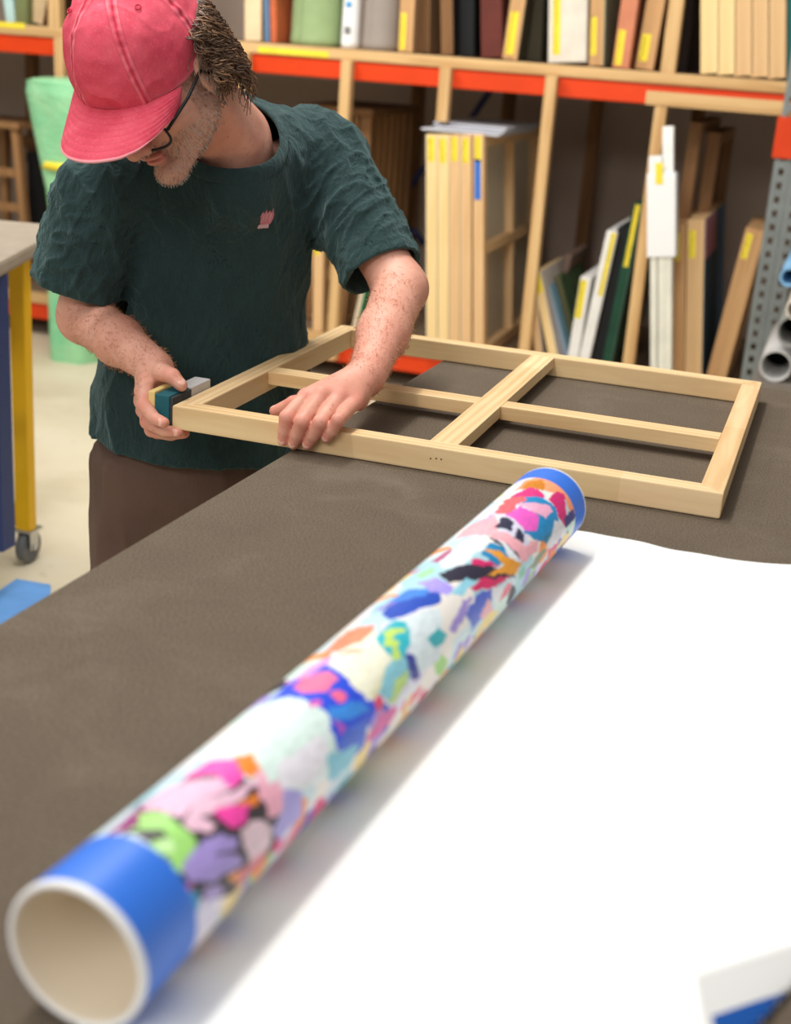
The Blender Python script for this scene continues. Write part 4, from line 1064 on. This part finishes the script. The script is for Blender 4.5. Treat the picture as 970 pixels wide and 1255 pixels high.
def squiggle(m, a, w_, h_, y, seed, mi=0):
    rs = random.Random(seed); z = a
    while z < a + h_ - .006:
        x = rs.uniform(.1, .35) * w_; 
        pts_ = [(x + w_ * .5 * (k % 2) * rs.uniform(.5, 1), y, z + k * .004 * rs.uniform(.6, 1.2)) for k in range(4)]
        m.tube(pts_, .0011, 4, mi=mi); z += .018
def canvas(label, cat, T, B, w, D, edge, face, face_right=False, tape=None, group=None, z0=DK, bars=1, name='stretched_canvas', y=YR + .01, H=None, rz=0.0, cross=None, backm=None):
    """a stretched canvas standing on edge: T and B are picture points on the left side of its front edge"""
    pT, pB = ony(*T, y), ony(*B, y); d = (pT - pB); d /= np.linalg.norm(d)
    base = pB - d * ((pB[2] - z0) / d[2]); h = H if H else (pT[2] - z0) / d[2]; ln = math.atan2(d[0], d[2])
    lift = w * math.sin(ln) if ln > 0 else 0.0
    o = empty(name, (base[0], y, z0 + .001 + max(0, math.sin(ln)) * w)); o.rotation_euler = (0, ln, rz); tag(o, label, cat, group)
    bx = min(.05, D * .2)
    f = MB(); f.box((0, 0, 0), (w, bx, h), .002); f.box((0, D - bx, 0), (w, D, h), .002); f.box((0, bx, 0), (w, D - bx, bx), .002); f.box((0, bx, h - bx), (w, D - bx, h), .002)
    f.build('edge_frame', edge, o)
    c = MB()
    if face_right: c.box((w, .0, 0), (w + .003, D, h))
    else: c.box((-.003, .0, 0), (0, D, h)) if cross is None else c.box((0.001, bx, bx), (.004, D - bx, h - bx))
    c.build('canvas', face, o)
    for k in range(bars):
        z = h * (k + 1) / (bars + 1); MB().box((.006, bx, z - .02), (w - .002, D - bx, z + .02)).build('cross_bar', edge if not isinstance(edge, str) else pine('Y'), o)
    if cross: MB().box((.005, D * .52 - .02, bx), (w - .003, D * .52 + .02, h - bx)).build('centre_bar', edge, o)
    if tape:
        dz, ln_, x0, x1 = tape; t_ = MB().box((x0 * w, -.0015, h - dz - ln_), (x1 * w, 0, h - dz)).build('tape_label', M_TAPE, o)
        m = MB(); squiggle(m, h - dz - ln_ + .006, (x1 - x0) * w * .7, ln_ - .008, -.0022, len(bpy.data.objects)); q = m.build('writing', M_INK, t_); q.location.x = x0 * w
    return o
def pl(n, *c, **k): return plain(n, srgb(*c), .75, **k)
EW = [wood('edge_pine', srgb(240, 214, 160), srgb(222, 186, 124), 'Z', .7, .8), wood('edge_fir', srgb(226, 190, 142), srgb(202, 160, 112), 'Z', .7, .8), wood('edge_tan', srgb(206, 164, 116), srgb(170, 126, 82), 'Z', .75, .8)]
TP = (.012, .085, .1, .75)
# big stack beside the second post
for i, (u, em_) in enumerate(((523, 0), (537, 0), (551, 1), (565, 1), (580, 1))):
    canvas(['tall pine-edged canvas at the left of the upright stack', 'second tall canvas from the left of the upright stack', 'middle tall canvas of the upright stack',
            'fourth tall canvas from the left of the upright stack', 'tall canvas with blue tape at the right of the upright stack'][i], 'canvas', (u, 165), (u + 0.3, 410), .0445, 1.02,
           EW[em_], M_CANVASBACK, tape=(.010 + .006 * (i % 2), .095, .15, .75) if i != 3 or True else None, group='tall canvases in the upright stack', y=YR - .115, cross=True if i == 4 else None, bars=1)
big = [o for o in bpy.data.objects if o.get('group') == 'tall canvases in the upright stack'][-1]
MB().box((.006, -.0015, .66), (.032, 0, .82)).build('blue_tape', plain('blue_tape', srgb(54, 110, 196), .6, .04), big)
m = MB(); p = ony(522, 158, YR)
for k, (dx, dy, ww) in enumerate(((0, 0, .40), (.04, .05, .36), (.02, .1, .38))):
    m.box((p[0] + dx + .01, YR - .10 + dy, 1.1170 + k * .011), (p[0] + dx + ww * .85, YR + .5 + dy, 1.1170 + k * .011 + .009), .004)
tag(m.build('plastic_wrapped_sheets', plain('clear_wrap', srgb(196, 198, 206), .35, .06, 30)), 'pale plastic wrapped sheets lying on top of the upright stack', 'packaging')
# small leaning canvases right of the stack
canvas('slim unlabelled canvas leaning left beside the third post', 'canvas', (648, 352), (655, 425), .030, .5, EW[1], pl('pale_paint', 200, 190, 180), True, group='small leaning canvases')
canvas('small canvas with long yellow label leaning by the third post', 'canvas', (652, 335), (671, 428), .036, .5, EW[0], pl('pale_paint', 200, 190, 180), True, tape=(.0, .085, 0.05, .95), group='small leaning canvases')
canvas('small leaning canvas with pale blue painted face', 'canvas', (667, 352), (688, 428), .022, .42, pl('lilac_paint', 150, 160, 176), pl('blue_paint', 130, 172, 190, scale=14), True, group='small leaning canvases', y=YR + .1)
canvas('dark green and brown painting leaning behind the pale blue one', 'canvas', (680, 340), (702, 425), .022, .5, pl('olive_edge', 96, 92, 60), pl('foliage_paint', 66, 88, 56, var=.5, scale=12), True, group='small leaning canvases', y=YR + .2)
def open_frame(label, T, y, w, D, H, ln, z0=DK, m_=None):
    p = ony(*T, y); o = empty('picture_frame', (p[0], y, z0 + .001)); o.rotation_euler = (0, ln, 0); tag(o, label, 'frame')
    mm = m_ or dark_wood('Z'); b = .045
    for a_, c_ in (((0, 0, 0), (w, b, H)), ((0, D - b, 0), (w, D, H))): MB().box(a_, c_, .002).build('upright', mm, o)
    for z in (0, H * .5, H - b): MB().box((0, b, z), (w, D - b, z + b), .002).build('rail', mm, o)
    return o
open_frame('grey brown open frame leaning behind the small canvases', (668, 420), YR + .35, .03, .4, .42, .12, m_=pl('grey_wood', 118, 96, 84))
# white and green leaning canvases
canvas('short white-edged canvas with long yellow label leaning right', 'canvas', (712, 340), (697, 432), .042, .6, pl('white_edge', 226, 224, 220), pl('white_face', 205, 203, 200), True, tape=(.012, .16, .05, .7), group='leaning white-edged canvases')
canvas('taller white-edged canvas with yellow label leaning against dark ones', 'canvas', (744, 284), (711, 434), .042, .7, pl('white_edge', 226, 224, 220), pl('white_face', 205, 203, 200), True, tape=(.004, .26, .5, .95), group='leaning white-edged canvases')
canvas('black-edged canvas leaning between the white and green ones', 'canvas', (757, 280), (725, 438), .045, .75, pl('black_edge', 20, 22, 24), pl('black_face', 24, 28, 30), True, y=YR + .03)
canvas('dark green painted canvas with yellow label leaning right', 'canvas', (777, 250), (739, 440), .036, .8, pl('green_edge', 24, 66, 48, var=.3), pl('green_face', 76, 104, 90, var=.3), True, tape=(.004, .25, .25, .75))
# extra thin lath near the white roll
p1 = ony(770, 445, YR - .03); 
# white wrapped uprights
def tall_white():
    p = ony(797, 440, YR); o = tag(empty('wrapped_moulding', (ony(797, 475, YR - .13)[0], YR - .13, DK + .001)), 'tall white mouldings in a white paper sleeve standing in the rack', 'moulding'); o.rotation_euler = (0, -(ony(797, 475, YR)[0] - ony(797, 207, YR)[0]) / (ony(797, 207, YR)[2] - ony(797, 475, YR)[2]) , 0)
    for i, (dx, h_) in enumerate(((0, .92), (.031, 1.0), (.058, .86))):
        MB().box((dx, .0, 0), (dx + .027, .06, h_ - DK), .003).build('moulding', pl('off_white_wood', 222, 220, 206), o)
    a, b = ony(789, 308, YR), ony(789, 207, YR)
    MB().box((-.014 + .002, -.008, a[2] - DK), (.100, .072, b[2] - DK), .006).build('paper_sleeve', M_WHITE, o)
    t_ = ony(800, 187, YR); MB().box((-.004, -.004, b[2] - DK - .02), (.045, .045, t_[2] - DK), .003).build('paper_sleeve', M_WHITE, o)
    MB().box((.022, -.0100, b[2] - DK - .04), (.050, -.0085, b[2] - DK + .04)).build('tape_label', M_TAPE, o)
    t2_ = ony(812, 153, YR); MB().box((.046, .004, b[2] - DK - .02), (.088, .05, t2_[2] - DK), .003).build('paper_sleeve', pl('bright_white', 240, 240, 236), o)
tall_white()
open_frame('tall dark timber frame standing behind the white sleeve', (826, 300), YR + .18, .05, .75, 1.02, 0)
open_frame('second tall dark timber frame deep behind the white sleeve', (850, 300), YR + .30, .05, .65, .98, 0)
canvas('wood-edged canvas with yellow label beside the white sleeve', 'canvas', (826, 275), (824, 440), .050, .8, EW[2], M_KRAFT, tape=(.035, .11, .1, .5), group='upright wood-edged canvases')
canvas('wide wood-edged canvas with pink corner and yellow label', 'canvas', (843, 270), (840, 440), .068, .8, EW[1], pl('teal_side', 58, 86, 106, var=.2), True, tape=(.04, .11, .1, .5), group='upright wood-edged canvases')
o = bpy.data.objects[-1] if False else [x for x in bpy.data.objects if x.get('label', '').startswith('wide wood-edged')][0]
MB().box((.0712, 0, .5), (.0735, .42, .655)).build('pink_wrap', pl('pink_wrap', 170, 118, 130), o)
canvas('wood board with yellow label leaning towards the steel upright', 'board', (915, 282), (868, 458), .075, .5, EW[2], M_KRAFT, tape=(.02, .10, .1, .42), name='wood_board', y=YR + .03)
# rolled tubes piled on a low stand in front of the steel upright
YT = 4.68
TB = [(968, 340, .032, (120, 168, 206), 'pale blue rimmed tube near the top of the pile beside the steel upright'), (977, 380, .036, (214, 204, 190), 'cream tube under the pale blue one beside the steel upright'),
      (973, 407, .054, (138, 138, 134), 'wide grey tube in the middle of the pile'), (951, 449, .054, (186, 184, 182), 'wide pale grey tube at the bottom of the pile'), (987, 302, .032, (176, 160, 144), 'tan tube at the top of the pile beside the steel upright')]
pz_ = ony(951, 449, YT)[2] - .0545; px_ = ony(951, 449, YT)[0]
cp = tag(empty('tube_stand', (px_, YT, 0)), 'low grey stand carrying rolled tubes beside the steel upright', 'stand')
part(MB().box((px_ - .07, YT - .01, pz_ - .03), (px_ + .6, YT + .72, pz_ - .0005), .003), 'shelf', pl('grey_shelf', 120, 112, 104), cp)
for x in (px_ - .05, px_ + .55):
    for y in (YT + .02, YT + .66): part(MB().box((x, y, 0), (x + .03, y + .03, pz_ - .0305), .002), 'leg', M_STEEL, cp)
for u, v, r_, c, lb in TB:
    p = ony(u, v, YT); o = tag(empty('cardboard_tube', (p[0], YT, p[2])), lb, 'tube', 'rolled tubes beside the upright')
    MB().pipe((0, 0, 0), (0, .70, 0), r_, r_ - .005 - .5 * max(0, .037 - r_), 36).build('tube_wall', pl('tube_%d' % c[0], *c), o, False)
    MB().pipe((0, .25, 0), (0, .26, 0), r_ - .0095, .002, 24).build('bore_shade', plain('bore_black', srgb(18, 18, 18), .9, bmp=0), o)  # black disc in the bore, its colour stands in for the shade inside
# left of the big stack: crate, canvas, green painting
def crate():
    a, b = ony(372, 132, YR + .25), ony(472, 136, YR + .25); xa, xb, zt = a[0], b[0] - .06, a[2] - .01
    o = tag(empty('slatted_crate', (xa, YR + .25, DK)), 'tall brown slatted crate standing behind the man', 'crate'); W_ = xb - xa; H_ = zt - DK
    bm_, lm = dark_wood('Z'), wood('crate_slat', srgb(168, 126, 84), srgb(128, 92, 58), 'Z', .8, .8)
    for x in (0, W_ - .05):
        for y in (0, .6): MB().box((x, y, 0), (x + .05, y + .05, H_)).build('corner_post', bm_, o)
    MB().box((-.01, -.02, H_ - .0), (W_ + .01, .67, H_ + .03), .003).build('lid', bm_, o)
    MB().box((0.05, .0, 0), (W_ - .05, .6, .03), .003).build('base_board', bm_, o)
    n_ = 6
    for k in range(n_):
        x = .055 + k * (W_ - .10) / n_; MB().box((x, .01, .031), (x + (W_ - .1) / n_ * .55, .03, H_ - .001), .002).build('slat', lm, o)
    for k in range(6): MB().box((W_ - .03, .07 + k * .09, .031), (W_ - .012, .12 + k * .09, H_ - .001), .002).build('slat', lm, o)
crate()
canvas('tan canvas edge with yellow label just behind his left side', 'canvas', (385, 270), (384, 385), .045, .7, EW[1], M_KRAFT, tape=(.05, .10, 0.05, .6))
open_frame('brown open frame standing on the deck behind his left elbow', (412, 390), YR + .12, .04, .35, .42, .05, m_=wood('crate_slat', None, None, 'Z'))
canvas('small bright green painting leaning behind his left elbow', 'painting', (444, 345), (432, 400), .02, .42, pl('pale_edge', 214, 196, 170), pl('emerald_paint', 44, 150, 108, var=.6, scale=16), True, name='green_painting')
# hanging blue cable on the wall side
cb = [ony(600, 112, YR + .9), ony(588, 130, YR + .9), ony(575, 150, YR + .9), ony(545, 180, YR + .95), ony(515, 212, YR + 1.0), ony(497, 238, YR + 1.0), ony(489, 262, YR + 1.0), ony(494, 280, YR + 1.0), ony(510, 284, YR + 1.0), ony(520, 300, YR + 1.0)]
cb = [ony(612, 90, YR + .9)] + cb
tag(MB().tube(cb, .016, 8).build('blue_hose', plain('navy_hose', srgb(38, 44, 84), .5), None, True), 'dark blue hose hanging down behind the rack shelf', 'hose')
# left bay
def bubble_roll():
    a, b = ony(50, 98, YR - .3), ony(98, 98, YR - .3); m = MB(); pts_ = []
    cx_ = (a[0] + b[0]) / 2 + .06; zt = a[2]
    o = tag(empty('bubble_wrap_roll', (cx_, YR - .3, 0)), 'mint green bubble wrap bundle standing behind the pink cap', 'packaging')
    V_ = []; nu_, nv_ = 56, 60
    for i in range(nu_):
        th_ = 2 * PI * i / nu_
        for j in range(nv_):
            e = j / (nv_ - 1); z = e * zt; r_ = .10 + .075 * max(0, (e - .55) / .45) + .006 * math.sin(th_ * 5 + z * 7)
            if e > .97: r_ *= .96
            V_.append((r_ * math.cos(th_) * 1.15, r_ * math.sin(th_), z))
    t = NT('mint_bubble_wrap'); v = coords(t); vo = t.new('ShaderNodeTexVoronoi'); vo.inputs['Scale'].default_value = 60; t.link(v, vo.inputs['Vector'])
    t.link(ramp(t, noise(t, v, 6), [(0.3, srgb(112, 196, 146)), (0.7, srgb(160, 214, 164))]), t.b.inputs['Base Color']); t.b.inputs['Roughness'].default_value = .35; bump(t, vo.outputs['Distance'], .5, .006)
    ob = link('wrap', grid_mesh('wrap', V_, nu_, nv_, True), t.m, o, True)
    MB().sphere((0, 0, zt), .17, (1.1, .95, .12), 32).build('top_fold', t.m, o, True)
    z = zt * .72; MB().pipe((0, 0, z - .02), (0, 0, z + .012), .139, .13, 40).build('yellow_tape', M_TAPE, o)
bubble_roll()
p = ony(33, 185, YR + .42); o = tag(empty('black_box', (p[0], YR + .42, DK)), 'tall black box standing left of the mint bubble wrap', 'box')
MB().box((0, 0, 0), (.20, .5, p[2] - DK - .02), .008).build('box_body', plain('black_card', srgb(8, 8, 9), .8, bmp=.05), o); MB().box((-.004, -.004, p[2] - DK - .055), (.204, .504, p[2] - DK - .004), .006).build('box_lid', plain('black_card', srgb(10, 10, 11), .7), o)
def easel():
    a = ony(22, 158, YR + .3); o = tag(empty('wooden_stool', (a[0] - .28, YR + .3, DK)), 'plain wooden stool frame standing in the left rack bay', 'stool'); H_ = a[2] - DK; w_ = wood('crate_slat', None, None, 'Z'); 
    for x0, x1 in ((-.0, .0), (.27, .33)):
        for y in (0, .3): 
            m = MB().box((-.02, -.02, 0), (.02, .02, H_), .003); q = m.build('leg', w_, o); q.location = (x1, y, 0); q.rotation_euler = (0, -(x1 - x0) / H_, 0)
    MB().box((-.04, -.04, H_ - .0), (.31, .34, H_ + .03), .004).build('seat', w_, o)
    for z in (H_ * .45, H_ * .68): MB().box((.0, -.012, z), (.29, .012, z + .04), .003).build('rail', w_, o)
easel()
# ------------------------------------------------------------------ things on the upper shelf
def top_canvas(label, T, B, w, D, edge, face, fr=True, tape=None, group='canvases on the upper shelf', H=.62, y=YR + .01, cat='canvas', name='stretched_canvas', bars=0):
    return canvas(label, cat, T, B, w, D, edge, face, fr, tape, group, z0=UK, H=H, y=y, name=name, bars=bars)
hid = H_ = .62
def tapeup(z0, ln_, a=.1, b=.6, H=.62): return (H - z0 - ln_, ln_, a, b)
top_canvas('cream-edged box canvas on the shelf above his shoulder', (300, 0), (300, 48), .075, .6, pl('cream_edge', 224, 198, 160), M_KRAFT)
top_canvas('thin blue-grey edged canvas on the upper shelf', (323, 5), (324, 48), .022, .5, pl('slate_edge', 92, 120, 150), pl('slate_edge', 92, 120, 150))
top_canvas('narrow orange painted canvas on the upper shelf', (331, 5), (332, 48), .024, .5, pl('orange_edge', 196, 100, 60, var=.3), pl('orange_edge', 196, 100, 60))
def roll(label, u0, u1, v, mat, H=.6, squash=1.0, name='foam_roll', y=None):
    a, b = ony(u0, v, YR + .0), ony(u1, v, YR + .0); r_ = (b[0] - a[0]) / 2 * .99; o = tag(empty(name, ((a[0] + b[0]) / 2, YR + r_ + .01, UK)), label, 'roll')
    V_ = []; nu_, nv_ = 64, 24
    for i in range(nu_ * 2 + 9):
        th_ = -1.9 + 2 * PI * i / nu_; rr_ = r_ * (1 - .035 * (i / nu_))
        for j in range(nv_): e = j / (nv_ - 1); k = rr_ * (1 + .02 * math.sin(e * 9 + th_ * 2)) * (1.03 if e < .05 else 1); V_.append((k * math.cos(th_), k * math.sin(th_) * squash, e * H))
    me = grid_mesh('rolled_sheet', V_, nu_ * 2 + 9, nv_); ob = link('rolled_sheet', me, mat, o, True); sd = ob.modifiers.new('thickness', 'SOLIDIFY'); sd.thickness = .003
    return o
roll('pale green foam roll standing on the upper shelf', 345, 410, 30, pl('green_foam', 146, 168, 120, var=.1))
bt = roll('slim white roll with a blue dot on the upper shelf', 415, 436, 30, M_WHITE, name='white_roll')
m = MB(); m.sphere((0, -.0365, .17), .014, (1, .25, 1), 16); m.build('blue_dot', plain('sky_blue', srgb(80, 160, 214), .5, bmp=0), bt, True)
m = MB(); m.box((-.012, -.0395, .055), (.012, -.0375, .085)); m.build('printed_mark', plain('grey_print', srgb(120, 120, 122), .6, bmp=0), bt)
roll('wide grey felt roll standing on the upper shelf', 437, 484, 32, pl('grey_felt', 150, 140, 132, var=.05), name='felt_roll')
top_canvas('canvas with yellow label between the grey roll and brown boards', (491, 0), (488, 60), .060, .6, EW[2], M_KRAFT, tape=tapeup(.01, .14, .1, .5))
top_canvas('leaning tan canvas in the dark gap of the upper shelf', (512, 0), (511, 60), .05, .5, dark_wood('Z'), M_KRAFT, y=YR + .12)
top_canvas('brown timber edged canvas on the upper shelf', (540, 0), (541, 66), .05, .5, dark_wood('Z'), pl('dark_face', 40, 28, 24))
top_canvas('black filler for the shaded gap on the upper shelf', (563, 0), (563, 66), .06, .5, pl('black_edge', 20, 22, 24), pl('black_edge', 20, 22, 24), y=YR + .06)  # black slab in an empty gap, shade put in as colour
top_canvas('dark red painted canvas on the upper shelf', (589, 0), (590, 68), .085, .55, pl('maroon_edge', 96, 44, 36, var=.2), pl('maroon_edge', 96, 44, 36))
top_canvas('tan canvas with big yellow label left of the white one', (626, 0), (616, 70), .062, .55, EW[2], pl('dark_olive', 66, 60, 44), tape=tapeup(.02, .16, .15, .7))
top_canvas('small dark canvas with pale foot behind the big yellow label', (648, 0), (645, 72), .06, .5, pl('dark_olive', 66, 60, 44), pl('dark_olive', 66, 60, 44), y=YR + .15)
top_canvas('wide white wrapped canvas with long yellow label', (673, 0), (672, 78), .150, .5, pl('white_wrap', 216, 208, 194), pl('white_wrap', 216, 208, 194), tape=tapeup(.03, .24, .12, .32))
top_canvas('tan canvas with yellow label and green side next to the white one', (724, 0), (722, 78), .055, .5, EW[2], pl('sage_side', 142, 152, 128), tape=tapeup(.04, .14, .1, .5))
top_canvas('salmon painted canvas leaning right with yellow label', (762, 0), (751, 80), .062, .5, pl('salmon_edge', 200, 128, 96), pl('salmon_edge', 200, 128, 96), tape=tapeup(.01, .13, .1, .55))
top_canvas('tan canvas leaning right beside the upper post', (793, 0), (779, 82), .070, .5, EW[2], dark_wood('Z'), tape=tapeup(.03, .10, .1, .6), y=YR + .05)
for i in range(5):
    top_canvas(['leftmost light pine board in the row under the rack label side', 'second light pine board from the left in the thick board bundle', 'middle light pine board of the thick board bundle', 'fourth light pine board from the left in the thick bundle', 'rightmost light pine board of the thick bundle beside the teal canvas'][i]
               if i else 'leftmost light pine board in the thick bundle at the right of the upper shelf', (859 + i * 20.5, 0), (859 + i * 20.5, 90), .0655, .5, EW[(0, 0, 1, 1, 1)[i]], M_KRAFT, group='thick pine boards on the upper shelf', cat='board', name='pine_board')
top_canvas('teal canvas at the right end of the upper shelf', (964, 0), (963, 92), .03, .5, pl('teal_edge', 42, 112, 108), pl('teal_edge', 42, 112, 108), y=YR + .03)
top_canvas('dark canvas leaning beyond the upper post', (838, 0), (828, 84), .04, .5, pl('dark_face', 40, 28, 24), pl('dark_face', 40, 28, 24), y=YR + .2)
# left end
top_canvas('pale blue edged canvas at the left end of the upper shelf', (4, 0), (7, 22), .045, .5, pl('ice_edge', 178, 208, 204), pl('ice_edge', 178, 208, 204))
top_canvas('olive green canvas at the left end of the upper shelf', (18, 0), (18, 22), .06, .5, pl('olive_face', 112, 118, 76), pl('olive_face', 112, 118, 76))
top_canvas('beige canvas leaning beside the left upper post', (34, 0), (30, 22), .10, .5, pl('beige_edge', 196, 170, 132), dark_wood('Z'), y=YR + .06)
top_canvas('brown canvas behind the pink cap on the upper shelf', (95, 0), (95, 30), .10, .5, dark_wood('Z'), dark_wood('Z'), y=YR + .06)
for (u, v, ln_) in ((2, 30, .12), (322, 61, .30)):
    p = ony(u, v, YR - .013); m = MB().box((p[0] - .02, YR - .0145, p[2] - .012), (p[0] + ln_, YR - .0125, p[2] + .012)); rp(m, 'tape_label', M_TAPE)
# ------------------------------------------------------------------ second bench on the left with yellow frame and caster
b2 = tag(empty('trolley_bench', (-2.3, 3.0, 0)), 'wheeled side bench with grey felt top and yellow steel legs at the left', 'table')
def p2_(mb, name, mat, label=None): return part(mb, name, mat, b2, False, label)
q = [(-1.995, 3.115), (-1.972, 3.06), (-1.855, 2.70), (-1.80, 2.50), (-3.2, 2.2), (-3.6, 3.05), (-2.13, 3.33), (-2.06, 3.25)]
p2_(MB().prism(q, .862, .9, .01), 'table_top', plain('grey_felt_top', srgb(150, 138, 122), .9, .08, 12, bmp=.3))
M_YEL = plain('yellow_steel', srgb(222, 172, 16), .45, .06, 4); M_NAVY = plain('navy_steel', srgb(34, 52, 100), .45, .08, 4)
for (x, y) in ((-2.03, 3.0), (-3.2, 2.9)):
    p2_(MB().box((x, y, .105), (x + .046, y + .035, .862), .004), 'leg', M_YEL, 'yellow steel leg')
for (x, y) in ((-1.93, 2.72), (-3.05, 2.45)):
    p2_(MB().box((x, y, .16), (x + .05, y + .06, .862), .004), 'leg', M_NAVY, 'navy blue steel leg')
p2_(MB().box((-3.2, 3.005, .105), (-2.046, 3.055, .165), .003), 'lower_rail', M_YEL)
p2_(MB().box((-3.2, 2.80, .165), (-2.06, 3.0, .18), .002), 'lower_shelf', pl('teal_board', 92, 130, 112))
p2_(MB().box((-3.0, 2.90, .18), (-2.10, 2.93, .86), .002), 'side_panel', pl('pale_panel', 214, 212, 204))
p = ony(0, 492, 2.715); p2_(MB().box((-2.3, 2.700, p[2] - .03), (-1.877, 2.719, p[2] + .022), .002), 'cross_rail', dull('X'))
for (x, y) in ((-2.01, 3.03), (-3.17, 2.93)):
    c = part(MB().tube([(x - .012, y, .05), (x + .012, y, .05)], .046, 24), 'caster_wheel', plain('grey_rubber', srgb(96, 98, 100), .4), b2, False)
    m = MB().box((x - .03, y - .03, .098), (x + .03, y + .03, .105)); m.box((x - .021, y - .02, .045), (x - .017, y + .02, .100)); m.box((x + .017, y - .02, .045), (x + .021, y + .02, .100)); m.tube([(x - .026, y, .05), (x + .026, y, .05)], .008, 10)
    part(m, 'caster_fork', M_CHROME, b2)
mt = [onz(-40, 775, 0), onz(-40, 742, 0), onz(22, 713, 0), onz(70, 722, 0), onz(70, 745, 0)]
mt = [(float(p[0]), float(p[1])) for p in (onz(-60, 790, 0), onz(-15, 738, 0), onz(20, 714, 0), onz(62, 721, 0), onz(64, 800, 0))]
tag(MB().prism(mt, .0005, .012, .002).build('floor_mat', pl('sky_blue_mat', 104, 158, 220)), 'light blue mat lying on the concrete floor beside the work table', 'mat')
